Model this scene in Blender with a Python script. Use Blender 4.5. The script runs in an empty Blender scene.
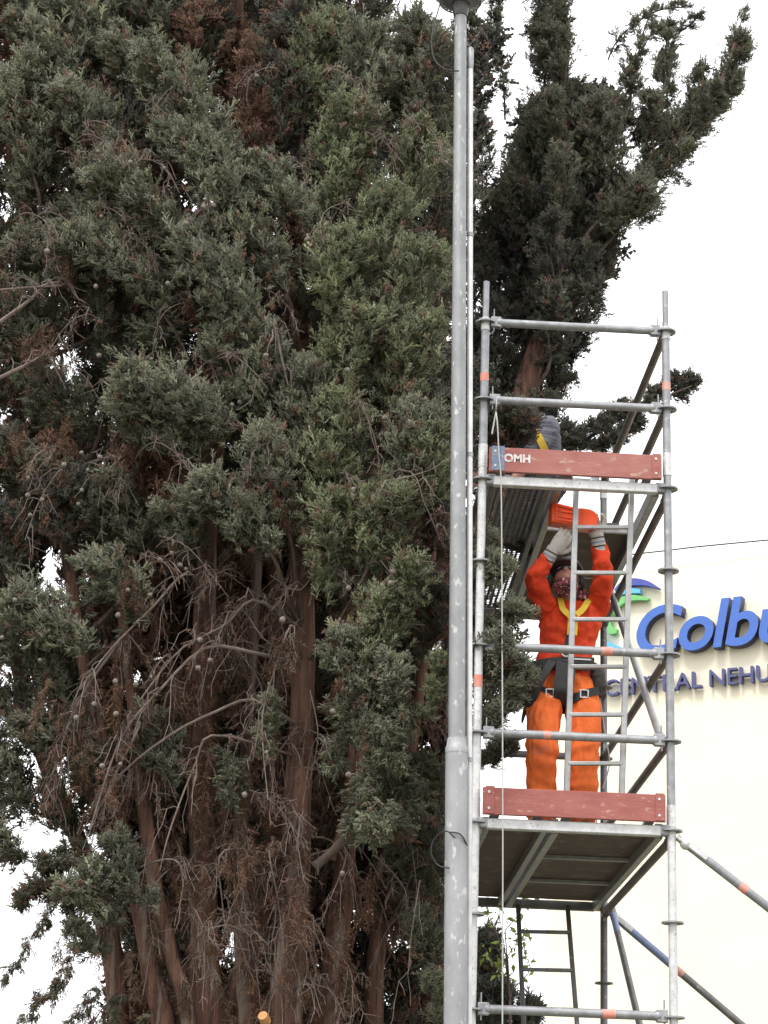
import bpy, bmesh, math, random
import numpy as np
from mathutils import Vector, Matrix, noise

# ------------------------------------------------------------------ camera, sky, sun, exposure
SC = bpy.context.scene
COL = SC.collection
R = math.radians
CAM = np.array([-0.9354, -11.2602, 1.6918])
YAW, PITCH, ROLL, FPX = 0.033169, 0.347646, 0.037386, 2087.83
fw = np.array([math.sin(YAW)*math.cos(PITCH), math.cos(YAW)*math.cos(PITCH), math.sin(PITCH)])
rr = np.array([math.cos(YAW), -math.sin(YAW), 0.0]); uu = np.cross(rr, fw)
cr, sr = math.cos(ROLL), math.sin(ROLL)
RX, UX = cr*rr + sr*uu, -sr*rr + cr*uu
cam = bpy.data.cameras.new('camera'); camo = bpy.data.objects.new('camera', cam); COL.objects.link(camo)
camo.matrix_world = Matrix(((RX[0], UX[0], -fw[0], CAM[0]), (RX[1], UX[1], -fw[1], CAM[1]),
                            (RX[2], UX[2], -fw[2], CAM[2]), (0, 0, 0, 1)))
cam.sensor_fit = 'VERTICAL'; cam.sensor_height = 36.0; cam.lens = FPX/1024*36.0
cam.clip_end = 3000; SC.camera = camo

CLOUD = 9.0                           # overcast cloud brightness mixed over the clear sky
SUN_EL, SUN_AZ = 57.0, 208.0          # azimuth clockwise from +Y: behind the camera, a little to its left
world = bpy.data.worlds.new('World'); SC.world = world; world.use_nodes = True
nt = world.node_tree; nt.nodes.clear()
sky = nt.nodes.new('ShaderNodeTexSky'); sky.sky_type = 'NISHITA'; sky.sun_disc = False
sky.sun_elevation = R(SUN_EL); sky.sun_rotation = R(SUN_AZ)
sky.air_density = 1.0; sky.dust_density = 6.0; sky.ozone_density = 1.0
hs = nt.nodes.new('ShaderNodeHueSaturation'); hs.inputs['Saturation'].default_value = 0.12
bg = nt.nodes.new('ShaderNodeBackground'); bg.inputs['Strength'].default_value = 0.15
wo = nt.nodes.new('ShaderNodeOutputWorld')
nt.links.new(sky.outputs[0], hs.inputs['Color']); 
cl = nt.nodes.new('ShaderNodeTexNoise'); cl.inputs['Scale'].default_value = 1.6; cl.inputs['Detail'].default_value = 4
cm = nt.nodes.new('ShaderNodeMapRange'); cm.inputs['From Min'].default_value = .3; cm.inputs['From Max'].default_value = .7
cm.inputs['To Min'].default_value = .82; cm.inputs['To Max'].default_value = .96
ov = nt.nodes.new('ShaderNodeMix'); ov.data_type = 'RGBA'; ov.inputs['B'].default_value = (CLOUD, CLOUD, CLOUD*1.01, 1)
nt.links.new(cl.outputs['Fac'], cm.inputs['Value']); nt.links.new(cm.outputs[0], ov.inputs['Factor'])
nt.links.new(hs.outputs[0], ov.inputs['A']); nt.links.new(ov.outputs['Result'], bg.inputs['Color'])
nt.links.new(bg.outputs[0], wo.inputs['Surface'])
sl = bpy.data.lights.new('sun', 'SUN'); sl.energy = 1.5; sl.angle = R(14); sl.color = (1, .965, .92)
so = bpy.data.objects.new('sun', sl); COL.objects.link(so)
sd = Vector((math.sin(R(SUN_AZ))*math.cos(R(SUN_EL)), math.cos(R(SUN_AZ))*math.cos(R(SUN_EL)), math.sin(R(SUN_EL))))
so.rotation_euler = (-sd).to_track_quat('-Z', 'Y').to_euler(); so.location = (0, -6, 20)
SC.view_settings.view_transform = 'Standard'; SC.view_settings.look = 'None'
SC.view_settings.gamma = 1.0; SC.view_settings.use_curve_mapping = False
SC.view_settings.exposure = 0.72
SC.cycles.max_bounces = 6; SC.cycles.diffuse_bounces = 4; SC.cycles.glossy_bounces = 3
SC.cycles.transmission_bounces = 3; SC.cycles.transparent_max_bounces = 4
SC.cycles.use_denoising = True

def px(x, y, Y):
    d = fw + RX*((x-384)/FPX) - UX*((y-512)/FPX)
    return CAM + d*((Y-CAM[1])/d[1])
def pv(x, y, Y): return Vector(px(x, y, Y))

# ------------------------------------------------------------------ materials
def mat(name, c1, c2=None, scale=8.0, rough=.6, metal=0.0, bump=0.0, bscale=None, stretch=(1, 1, 1), lo=.35, hi=.65,
        c3=None, s3=30.0, t3=.68, spec=None):
    m = bpy.data.materials.new(name); m.use_nodes = True
    n, l = m.node_tree.nodes, m.node_tree.links
    b = n['Principled BSDF']
    b.inputs['Roughness'].default_value = rough; b.inputs['Metallic'].default_value = metal
    if spec is not None: b.inputs['Specular IOR Level'].default_value = spec
    tc = n.new('ShaderNodeTexCoord'); mp = n.new('ShaderNodeMapping'); mp.inputs['Scale'].default_value = stretch
    l.new(tc.outputs['Object'], mp.inputs['Vector'])
    if c2 is None: c2 = tuple(v*.82 for v in c1)
    no = n.new('ShaderNodeTexNoise'); no.inputs['Scale'].default_value = scale; no.inputs['Detail'].default_value = 6
    no.inputs['Roughness'].default_value = .62
    l.new(mp.outputs[0], no.inputs['Vector'])
    rp = n.new('ShaderNodeValToRGB'); rp.color_ramp.elements[0].position = lo; rp.color_ramp.elements[1].position = hi
    rp.color_ramp.elements[0].color = (*c1, 1); rp.color_ramp.elements[1].color = (*c2, 1)
    l.new(no.outputs['Fac'], rp.inputs['Fac'])
    out = rp.outputs[0]
    if c3 is not None:
        n3 = n.new('ShaderNodeTexNoise'); n3.inputs['Scale'].default_value = s3; n3.inputs['Detail'].default_value = 4
        l.new(mp.outputs[0], n3.inputs['Vector'])
        r3 = n.new('ShaderNodeValToRGB'); r3.color_ramp.elements[0].position = t3-.03; r3.color_ramp.elements[1].position = t3+.03
        l.new(n3.outputs['Fac'], r3.inputs['Fac'])
        mx = n.new('ShaderNodeMix'); mx.data_type = 'RGBA'
        l.new(r3.outputs[0], mx.inputs['Factor']); l.new(out, mx.inputs['A']); mx.inputs['B'].default_value = (*c3, 1)
        out = mx.outputs['Result']
    l.new(out, b.inputs['Base Color'])
    if bump:
        nb = n.new('ShaderNodeTexNoise'); nb.inputs['Scale'].default_value = bscale or scale*3; nb.inputs['Detail'].default_value = 5
        l.new(mp.outputs[0], nb.inputs['Vector'])
        bp = n.new('ShaderNodeBump'); bp.inputs['Strength'].default_value = bump; bp.inputs['Distance'].default_value = .02 if bump >= 1 else .01
        l.new(nb.outputs['Fac'], bp.inputs['Height']); l.new(bp.outputs[0], b.inputs['Normal'])
    return m

def leafmat(name, rough=.65):
    m = bpy.data.materials.new(name); m.use_nodes = True
    n, l = m.node_tree.nodes, m.node_tree.links
    b = n['Principled BSDF']; b.inputs['Roughness'].default_value = rough; b.inputs['Specular IOR Level'].default_value = .3
    a = n.new('ShaderNodeAttribute'); a.attribute_name = 'leaf_tint'
    l.new(a.outputs['Color'], b.inputs['Base Color'])
    tr = n.new('ShaderNodeBsdfTranslucent'); l.new(a.outputs['Color'], tr.inputs['Color'])
    mx = n.new('ShaderNodeMixShader'); mx.inputs['Fac'].default_value = .12
    o = n['Material Output']; l.new(b.outputs[0], mx.inputs[1]); l.new(tr.outputs[0], mx.inputs[2]); l.new(mx.outputs[0], o.inputs['Surface'])
    return m

M = dict(
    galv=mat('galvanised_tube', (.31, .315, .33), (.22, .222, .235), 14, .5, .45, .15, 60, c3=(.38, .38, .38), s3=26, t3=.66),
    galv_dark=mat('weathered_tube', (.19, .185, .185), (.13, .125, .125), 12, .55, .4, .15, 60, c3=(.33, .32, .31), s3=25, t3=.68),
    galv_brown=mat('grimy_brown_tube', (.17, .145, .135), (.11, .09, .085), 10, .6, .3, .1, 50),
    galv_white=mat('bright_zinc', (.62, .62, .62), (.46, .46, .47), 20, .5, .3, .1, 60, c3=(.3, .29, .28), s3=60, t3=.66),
    blue_tube=mat('blue_grey_paint', (.20, .25, .40), (.16, .20, .32), 15, .55, .2, .1),
    pole=mat('old_zinc_pole', (.21, .215, .22), (.28, .285, .29), 9, .5, .45, .2, 40, stretch=(1, 1, .5), c3=(.42, .42, .42), s3=34, t3=.64),
    pole_low=mat('old_zinc_pole_base', (.25, .255, .265), (.32, .325, .335), 9, .55, .3, .2, 40, stretch=(1, 1, .5), c3=(.46, .46, .46), s3=30, t3=.64),
    conduit=mat('pale_conduit', (.62, .62, .63), (.5, .5, .51), 12, .45, .3, .05),
    red_board=mat('red_brown_board_paint', (.26, .074, .062), (.31, .105, .088), 5, .7, 0, .2, 40, stretch=(1, 3, 3), c3=(.40, .22, .18), s3=20, t3=.67),
    red_board_worn=mat('worn_red_board_paint', (.26, .076, .066), (.34, .14, .115), 3.5, .7, 0, .2, 40, stretch=(1, 2, 2), c3=(.37, .22, .175), s3=15, t3=.65),
    blue_plate=mat('blue_end_plate', (.11, .16, .27), (.2, .23, .3), 25, .6, .1, .1, c3=(.3, .3, .32), s3=40, t3=.64),
    white_paint=mat('white_paint', (.66, .64, .62), (.42, .34, .32), 40, .6),
    tape=mat('orange_tape', (.66, .19, .14), (.48, .30, .26), 30, .6),
    ply=mat('brown_film_plywood', (.105, .075, .062), (.075, .055, .048), 6, .75, 0, .15, 60, c3=(.14, .105, .09), s3=9, t3=.6),
    perf=mat('perforated_steel', (.20, .20, .20), (.14, .14, .14), 20, .55, .5, .1),
    alu=mat('dull_aluminium', (.36, .36, .36), (.28, .28, .28), 20, .45, .5, .08),
    steel_dark=mat('dark_steel', (.09, .088, .085), (.06, .058, .056), 30, .5, .6, .1),
    rope=mat('pale_rope', (.5, .5, .48), (.4, .4, .38), 80, .9),
    black_cable=mat('black_cable', (.02, .02, .02), (.03, .03, .03), 40, .5),
    bark=mat('red_brown_bark', (.20, .112, .083), (.065, .040, .033), 24, .95, 0, 1.0, 60, stretch=(1, 1, .08), spec=.1, c3=(.21, .165, .14), s3=11, t3=.60),
    limb=mat('grey_brown_bark', (.13, .10, .085), (.08, .06, .052), 20, .95, 0, .6, 60, spec=.1),
    twig=mat('dead_grey_twig', (.20, .165, .145), (.12, .09, .08), 10, .9, spec=.15),
    cone=mat('grey_cypress_cone', (.22, .19, .165), (.13, .11, .095), 60, .8, 0, .5, 90, spec=.2),
    leaf=leafmat('cypress_foliage'), broad=leafmat('broad_leaf', .5),
    wall=mat('cream_wall_render', (.81, .755, .615), (.78, .725, .585), 1.3, .9, 0, .08, 30, spec=.1),
    roofing=mat('grey_roofing', (.2, .2, .2), (.16, .16, .16), 3, .9),
    glassy=mat('window_glass', (.03, .035, .04), (.04, .045, .05), 2, .08),
    blue_letter=mat('blue_letter_face', (.048, .135, .47), (.043, .12, .43), 10, .45),
    blue_side_shade=mat('shaded_letter_side', (.02, .025, .09), (.018, .02, .07), 10, .5),  # letter sides in a darker blue, their shade put into the colour
    indigo=mat('indigo_letter', (.065, .072, .20), (.055, .06, .17), 10, .5),
    green=mat('green_swoosh', (.16, .47, .15), (.14, .42, .14), 10, .5),
    cyan=mat('light_blue_swoosh', (.11, .43, .78), (.10, .40, .74), 10, .5),
    swoosh=mat('navy_swoosh', (.06, .08, .36), (.05, .07, .31), 10, .5),
    jacket=mat('orange_red_cloth', (.66, .066, .022), (.54, .045, .018), 7, .85, 0, .35, 45, spec=.15),
    trouser=mat('orange_cloth', (.78, .175, .045), (.66, .13, .035), 5, .85, 0, .4, 40, spec=.15, c3=(.52, .13, .06), s3=4, t3=.62),
    skin=mat('skin', (.40, .20, .15), (.34, .16, .12), 20, .55),
    hair=mat('dark_hair', (.02, .015, .012), (.03, .022, .018), 40, .7),
    helmet=mat('dark_maroon_helmet', (.055, .026, .026), (.04, .02, .02), 20, .4),
    goggles=mat('black_goggle_lens', (.012, .012, .014), (.015, .015, .016), 10, .12),
    scarf=mat('patterned_scarf', (.25, .05, .07), (.05, .02, .03), 38, .9, lo=.47, hi=.53, c3=(.55, .38, .38), s3=55, t3=.58),
    glove=mat('grey_white_glove', (.50, .47, .44), (.38, .35, .33), 25, .85, 0, .3, 60),
    cuff=mat('striped_glove_cuff', (.6, .6, .6), (.06, .10, .16), 60, .85, stretch=(.2, .2, 1), lo=.47, hi=.53),
    webbing=mat('black_webbing', (.018, .018, .019), (.03, .03, .03), 50, .75),
    yellow=mat('yellow_webbing', (.72, .50, .04), (.6, .40, .05), 30, .7),
    leather=mat('dark_pouch', (.035, .028, .024), (.022, .02, .018), 30, .7),
    boot=mat('brown_boot', (.055, .035, .025), (.035, .024, .02), 30, .6),
    case=mat('orange_plastic', (.80, .085, .012), (.70, .065, .01), 8, .4),
    stripe=mat('grey_striped_knit', (.15, .15, .175), (.075, .075, .10), 55, .95, stretch=(.02, .02, 1), lo=.47, hi=.53),
    denim=mat('dark_work_trousers', (.035, .032, .034), (.025, .023, .024), 12, .9),
    ground=mat('dry_ground', (.17, .15, .115), (.09, .105, .05), .6, .95, 0, .4, 12, c3=(.22, .20, .17), s3=2.5, t3=.6),
)

# ------------------------------------------------------------------ mesh helpers
def frame(d):
    d = np.asarray(d, float); d = d/(np.linalg.norm(d)+1e-12)
    a = np.array([0, 0, 1.]) if abs(d[2]) < .9 else np.array([1., 0, 0])
    u = np.cross(a, d); u /= np.linalg.norm(u)
    return d, u, np.cross(d, u)

class MB:
    def __init__(s): s.V, s.F = [], []; s.n = 0; s.MI = []; s.mi = 0
    def add(s, V, F):
        s.V.append(np.asarray(V, float).reshape(-1, 3)); s.F += [tuple(i+s.n for i in f) for f in F]; s.MI += [s.mi]*len(F)
        s.n += len(s.V[-1])
    def tube(s, pts, r, n=10, caps=True, twist=None):
        pts = np.asarray([np.asarray(p, float) for p in pts]); k = len(pts)
        rs = np.full(k, r, float) if np.isscalar(r) else np.asarray(r, float)
        a = np.linspace(0, 2*math.pi, n, endpoint=False); V = []
        t = np.gradient(pts, axis=0); _, u, v = frame(t[0])
        for i in range(k):
            d = t[i]/(np.linalg.norm(t[i])+1e-12)
            u = u - d*(u@d); u /= np.linalg.norm(u)+1e-12; v = np.cross(d, u)
            V.append(pts[i] + rs[i]*(np.outer(np.cos(a), u)+np.outer(np.sin(a), v)))
        V = np.concatenate(V); F = []
        for i in range(k-1):
            for j in range(n):
                j2 = (j+1) % n
                F.append((i*n+j, i*n+j2, (i+1)*n+j2, (i+1)*n+j))
        if caps: F += [tuple(range(n-1, -1, -1)), tuple((k-1)*n+j for j in range(n))]
        s.add(V, F); return s
    def loft(s, secs, n=18):
        # secs: (centre, vector a, vector b)
        a = np.linspace(0, 2*math.pi, n, endpoint=False); V = []
        for c, A, B in secs: V.append(np.asarray(c, float)+np.outer(np.cos(a), A)+np.outer(np.sin(a), B))
        V = np.concatenate(V); F = []; k = len(secs)
        for i in range(k-1):
            for j in range(n):
                j2 = (j+1) % n; F.append((i*n+j, i*n+j2, (i+1)*n+j2, (i+1)*n+j))
        F += [tuple(range(n-1, -1, -1)), tuple((k-1)*n+j for j in range(n))]
        s.add(V, F); return s
    def box(s, c, size, ax=None):
        c = np.asarray(c, float); h = np.asarray(size, float)/2
        ax = np.eye(3) if ax is None else np.asarray(ax, float)
        V = [c + ax[0]*h[0]*i + ax[1]*h[1]*j + ax[2]*h[2]*k for i in (-1, 1) for j in (-1, 1) for k in (-1, 1)]
        s.add(V, [(0, 1, 3, 2), (4, 6, 7, 5), (0, 4, 5, 1), (2, 3, 7, 6), (0, 2, 6, 4), (1, 5, 7, 3)]); return s
    def bar(s, p, q, w, h, up=(0, 0, 1)):
        p, q = np.asarray(p, float), np.asarray(q, float); d = q-p; L = np.linalg.norm(d); d /= L
        u = np.cross(np.asarray(up, float), d); u /= np.linalg.norm(u)+1e-12; v = np.cross(d, u)
        return s.box((p+q)/2, (L, w, h), (d, u, v))
    def ball(s, c, r, n=10, m=7, sc=(1, 1, 1)):
        c = np.asarray(c, float); V = [c+np.array([0, 0, r*sc[2]])]
        for i in range(1, m):
            th = math.pi*i/m
            for j in range(n):
                ph = 2*math.pi*j/n
                V.append(c+np.array([math.sin(th)*math.cos(ph)*sc[0], math.sin(th)*math.sin(ph)*sc[1], math.cos(th)*sc[2]])*r)
        V.append(c-np.array([0, 0, r*sc[2]])); F = [(0, 1+j, 1+(j+1) % n) for j in range(n)]
        for i in range(m-2):
            for j in range(n):
                F.append((1+i*n+j, 1+(i+1)*n+j, 1+(i+1)*n+(j+1) % n, 1+i*n+(j+1) % n))
        e = len(V)-1; b = 1+(m-2)*n
        F += [(e, b+(j+1) % n, b+j) for j in range(n)]
        s.add(V, F); return s
    def prism(s, poly, h, M4=None):
        # polygon in local xy, extruded 0..h along z
        k = len(poly); V = [(x, y, 0) for x, y in poly]+[(x, y, h) for x, y in poly]
        F = [tuple(range(k-1, -1, -1)), tuple(range(k, 2*k))]+[(i, (i+1) % k, k+(i+1) % k, k+i) for i in range(k)]
        if M4 is not None: V = [M4 @ Vector(v) for v in V]
        s.add([tuple(v) for v in V], F); return s
    def ring(s, c, d, R_, r, n=20, m=6, a0=0, a1=2*math.pi):
        d, u, v = frame(d); closed = abs(a1-a0-2*math.pi) < 1e-6
        an = np.linspace(a0, a1, n+1)[:n] if closed else np.linspace(a0, a1, n)
        pts = [np.asarray(c)+R_*(math.cos(t)*u+math.sin(t)*v) for t in an]
        if closed: pts += [pts[0], pts[1]]
        return s.tube(pts, r, m, not closed)
    def build(s, name, m, parent=None, smooth=True, bevel=0, origin=None):
        me = bpy.data.meshes.new(name)
        V = np.concatenate(s.V)
        if parent is not None: V = V-np.array(WORLD(parent))
        me.from_pydata(V.tolist(), [], s.F)
        for x in (m if isinstance(m, (list, tuple)) else [m]): me.materials.append(x)
        if isinstance(m, (list, tuple)): me.polygons.foreach_set('material_index', s.MI)
        me.update()
        if smooth:
            me.polygons.foreach_set('use_smooth', [True]*len(me.polygons))
            try: me.set_sharp_from_angle(angle=R(40))
            except Exception: pass
        o = bpy.data.objects.new(name, me); COL.objects.link(o)
        if parent is not None: o.parent = parent
        if bevel:
            b = o.modifiers.new('bevel', 'BEVEL'); b.width = bevel; b.segments = 2; b.limit_method = 'ANGLE'; b.angle_limit = R(40)
        return o

def WORLD(o):
    p = Vector((0, 0, 0))
    while o is not None: p = p+o.location; o = o.parent
    return p
def tag(o, label=None, cat=None, group=None, kind=None):
    if label: o['label'] = label
    if cat: o['category'] = cat
    if group: o['group'] = group
    if kind: o['kind'] = kind
    return o
def thing(name, label, cat, loc=(0, 0, 0)):
    o = bpy.data.objects.new(name, None); COL.objects.link(o); o.location = loc; o.empty_display_size = .1
    return tag(o, label, cat)

def soft(mb, name, m, parent, voxel=.01, smooth=4, fold=0, fscale=12, fstretch=(1, 1, 1), seed=0, bands=()):
    """fuse overlapping closed shapes of mb into one continuous skin, smoothed and creased"""
    me = bpy.data.meshes.new('tmp'); me.from_pydata(np.concatenate(mb.V).tolist(), [], mb.F); me.update()
    o = bpy.data.objects.new('tmp', me); COL.objects.link(o)
    a = o.modifiers.new('r', 'REMESH'); a.mode = 'VOXEL'; a.voxel_size = voxel
    b = o.modifiers.new('s', 'SMOOTH'); b.iterations = smooth; b.factor = .5
    dg = bpy.context.evaluated_depsgraph_get(); ev = o.evaluated_get(dg); me2 = bpy.data.meshes.new_from_object(ev)
    bpy.data.objects.remove(o); bpy.data.meshes.remove(me)
    if fold or bands:
        st = Vector(fstretch); off = Vector((seed*7.1, seed*3.3, seed))
        nv = [v.normal.copy() for v in me2.vertices]
        for v, nn in zip(me2.vertices, nv):
            q = Vector((v.co.x*st.x, v.co.y*st.y, v.co.z*st.z))*fscale+off
            w = noise.noise(q+Vector((noise.noise(q*.7), noise.noise(q*.7+Vector((9, 0, 0))), 0))*1.2)
            w2 = noise.noise(q*2.1+Vector((5, 2, 1))+Vector((noise.noise(q*1.3), 0, noise.noise(q*1.1)))*.8)
            dd = fold*(1-3.2*abs(w))*.75+fold*.45*(1-3*abs(w2))*.8+fold*.4*noise.noise(q*.5)
            for (c, rad, amp, freq, ax) in bands:           # creases gathered round a joint
                dist = (v.co-Vector(c)).length
                if dist < rad:
                    k = (1-dist/rad)
                    dd += amp*k*math.sin((v.co-Vector(c)).dot(Vector(ax))*freq+2.5*noise.noise(v.co*9))
            v.co += nn*dd
    V = np.array([v.co[:] for v in me2.vertices])-np.array(WORLD(parent)); me2.vertices.foreach_set('co', V.ravel())
    me2.materials.clear(); me2.materials.append(m)
    me2.polygons.foreach_set('use_smooth', [True]*len(me2.polygons)); me2.update(); me2.name = name
    r = bpy.data.objects.new(name, me2); COL.objects.link(r); r.parent = parent
    return r

def text_mesh(txt, size, shear=0, offset=0, extrude=.01, bevel=0, space=1.0):
    cu = bpy.data.curves.new('t', 'FONT'); cu.body = txt; cu.size = size; cu.shear = shear; cu.offset = offset
    cu.extrude = extrude; cu.bevel_depth = bevel; cu.space_character = space; cu.resolution_u = 6
    o = bpy.data.objects.new('t', cu); COL.objects.link(o)
    dg = bpy.context.evaluated_depsgraph_get(); me = bpy.data.meshes.new_from_object(o.evaluated_get(dg))
    bpy.data.objects.remove(o); bpy.data.curves.remove(cu)
    return me

# ------------------------------------------------------------------ ground
g = MB(); N = 40
xs = np.concatenate([-np.geomspace(900, 20, 12), np.linspace(-15, 15, 21), np.geomspace(20, 900, 12)])
V = [(x, y, 0.0) for x in xs for y in xs]; k = len(xs)
F = [(i*k+j, (i+1)*k+j, (i+1)*k+j+1, i*k+j+1) for i in range(k-1) for j in range(k-1)]
g.add(V, F); tag(g.build('ground', M['ground']), kind='structure')

#@@STRUCTURE
# ------------------------------------------------------------------ building with sign
WA = R(30); WT = np.array([math.cos(WA), -math.sin(WA), 0]); WN = np.array([-math.sin(WA), -math.cos(WA), 0])
P0 = px(605, 698, 20.0)                          # start of the lower line of lettering on the wall
def onwall(x, y, out=0.0):
    d = fw + RX*((x-384)/FPX) - UX*((y-512)/FPX)
    t = ((P0-CAM)@WN)/(d@WN); q = CAM+d*t+WN*out
    return (q-P0)@WT, q[2]-P0[2]
topz = onwall(690, 566)[1]+P0[2]
s0 = onwall(548, 690)[0]
bl = thing('office_building', 'cream rendered office building with raised letters on its wall', 'building', tuple(P0+WT*s0-np.array([0, 0, P0[2]])))
Lw, Dp = 16.0, 9.0
B0 = P0+WT*s0; B0[2] = 0
ax = (WT, -WN, np.array([0, 0, 1.]))
b = MB(); b.box(B0+WT*Lw/2-WN*Dp/2+np.array([0, 0, topz/2]), (Lw, Dp, topz), ax); b.build('wall', M['wall'], bl, False)
b = MB(); b.box(B0+WT*Lw/2-WN*Dp/2+np.array([0, 0, topz+.031]), (Lw+.006, Dp+.006, .06), ax); b.build('roof_coping', M['wall'], bl, False)
for i in range(4):
    w = MB(); c = B0+WT*(5.5+2.8*i)+np.array([0, 0, 1.6])
    w.box(c+WN*.02, (1.5, .06, 1.3), ax); wo_ = w.build('window', M['alu'], bl, False)
    for sx in (-.36, .36):
        p_ = MB(); p_.box(c+WT*sx+WN*.053, (.64, .012, 1.16), ax); p_.build('pane', M['glassy'], wo_, False)

sg = thing('wall_sign', 'blue raised company lettering and swirl emblem on the cream wall', 'sign', tuple(P0))
rotM = Matrix(((WT[0], 0, WN[0]), (WT[1], 0, WN[1]), (WT[2], 1, WN[2])))
def wall_text(name, txt, probe, x0, x1, ybase, frac_size, shear, offset, ext, mats, zoff, space=1.0):
    sa, za = onwall(x0, ybase[0]); sb, zb = onwall(x1, ybase[1])
    m0 = text_mesh(probe, 1.0, shear, offset, .01, space=space); xx = [v.co.x for v in m0.vertices]; size = (sb-sa)/(max(xx)-min(xx)); mn = min(xx)*size
    me = text_mesh(txt, size, shear, offset*size, ext, 0, space)
    z0 = (za+zb)/2
    V = [rotM @ Vector((v.co.x-mn+sa, v.co.y+z0, v.co.z+zoff+ext)) for v in me.vertices]
    me.vertices.foreach_set('co', np.array([v[:] for v in V]).ravel()); me.materials.clear()
    for m_ in mats: me.materials.append(m_)
    me.update()
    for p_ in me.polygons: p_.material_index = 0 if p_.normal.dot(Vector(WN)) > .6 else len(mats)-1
    o = bpy.data.objects.new(name, me); COL.objects.link(o); o.parent = sg
    return o
wall_text('name_lettering', 'Colb\u00fan', 'Colb', 641, 763, (655, 648), 1, .2, .017, .085, [M['blue_letter'], M['blue_side_shade']], .03, .935)
wall_text('subtitle_lettering', 'CENTRAL NEHUENCO', 'CENTRAL NEHU', 607, 773, (697.5, 683), 1, 0, .004, .05, [M['indigo'], M['indigo']], .03)
def swoosh(name, outer, inner, m, h=.1):
    poly = [onwall(*q) for q in outer]+[onwall(*q) for q in reversed(inner)]
    mm = MB(); mm.prism(poly, h, (Matrix.Translation(Vector(P0)+Vector(WN)*.03) @ rotM.to_4x4()))
    mm.build(name, m, sg, False)
def arcp(pts, n=14):
    pts = np.array(pts, float); k = len(pts); out = []
    t = np.linspace(0, k-1, n)
    for v in t:                                           # Catmull-Rom
        i = min(int(v), k-2); f = v-i
        p0, p1, p2, p3 = pts[max(i-1, 0)], pts[i], pts[i+1], pts[min(i+2, k-1)]
        out.append(tuple(.5*((2*p1)+(-p0+p2)*f+(2*p0-5*p1+4*p2-p3)*f*f+(-p0+3*p1-3*p2+p3)*f**3)))
    return out
swoosh('navy_swoosh', arcp([(617, 592), (624, 584), (636, 580.5), (650, 583), (662, 590)]), arcp([(619, 595), (628, 589), (638, 587.5), (650, 588), (661, 591)]), M['swoosh'])
swoosh('pale_blue_swoosh', arcp([(617, 598), (628, 590.5), (643, 591.5)]), arcp([(618, 601), (629, 596), (643, 595.5)]), M['cyan'])
swoosh('green_swoosh', arcp([(652, 600.5), (636, 597), (620, 601), (607, 614), (605, 627), (612, 636), (619, 635)]),
       arcp([(651, 602.5), (636, 602.5), (625, 606.5), (616, 616), (613.5, 625), (616, 630), (620, 631)]), M['green'])
swoosh('pale_blue_swoosh', arcp([(604, 636), (612, 644), (626, 650)]), arcp([(604, 650), (614, 650.6), (626, 650.8)]), M['cyan'])
#@@END

# ------------------------------------------------------------------ scaffold tower
W, D, ZD = 1.0777, 2.56, 4.0
scf = thing('scaffold_tower', 'galvanised scaffold tower with two decks and red toe boards', 'scaffold', (0, 0, 0))
RT = .0242
def rosette(x, y, z, par):
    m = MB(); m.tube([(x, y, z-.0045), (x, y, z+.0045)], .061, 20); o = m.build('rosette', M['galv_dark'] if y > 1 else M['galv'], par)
    for k in range(4):
        h = MB(); a = k*math.pi/2+math.pi/4; h.tube([(x+.044*math.cos(a), y+.044*math.sin(a), z-.0062), (x+.044*math.cos(a), y+.044*math.sin(a), z+.0062)], .009, 8)
        h.build('rosette_hole', M['steel_dark'], par)
def standard(x, y, ztop, m, zs, bands=(), upper=None, zsplit=None):
    t = MB(); t.tube([(x, y, .06), (x, y, zsplit or ztop-.26)], RT, 16); o = t.build('standard', m, scf)
    if zsplit:
        t = MB(); t.tube([(x, y, zsplit), (x, y, ztop-.26)], RT, 16); t.build('upper_tube', upper, o)
    s_ = MB(); s_.tube([(x, y, ztop-.26), (x, y, ztop)], .0185, 14); s_.build('spigot', M['galv'], o)
    for z0, z1 in ((ztop-.32, ztop-.24), (6.08, 6.22), (4.02, 4.14)):
        c = MB(); c.tube([(x, y, z0), (x, y, z1)], .0272, 14); c.build('sleeve', M['galv_white'], o)
    f = MB(); f.box((x, y, .012), (.15, .15, .02)); f.tube([(x, y, .02), (x, y, .4)], .019, 10); f.build('base_jack', M['steel_dark'], o)
    for z in zs: rosette(x, y, z, o)
    for (z0, z1) in bands:
        b_ = MB(); b_.tube([(x, y, z0), (x, y, z1)], RT+.0012, 16, False); b_.build('tape_band', M['tape'], o)
    return o
zr = [.5+.5*i for i in range(14)]
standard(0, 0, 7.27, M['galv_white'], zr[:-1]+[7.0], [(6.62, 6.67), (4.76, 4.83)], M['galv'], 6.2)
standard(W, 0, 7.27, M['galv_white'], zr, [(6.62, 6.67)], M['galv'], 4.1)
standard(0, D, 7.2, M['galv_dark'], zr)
standard(W, D, 7.2, M['galv_dark'], zr)
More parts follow.
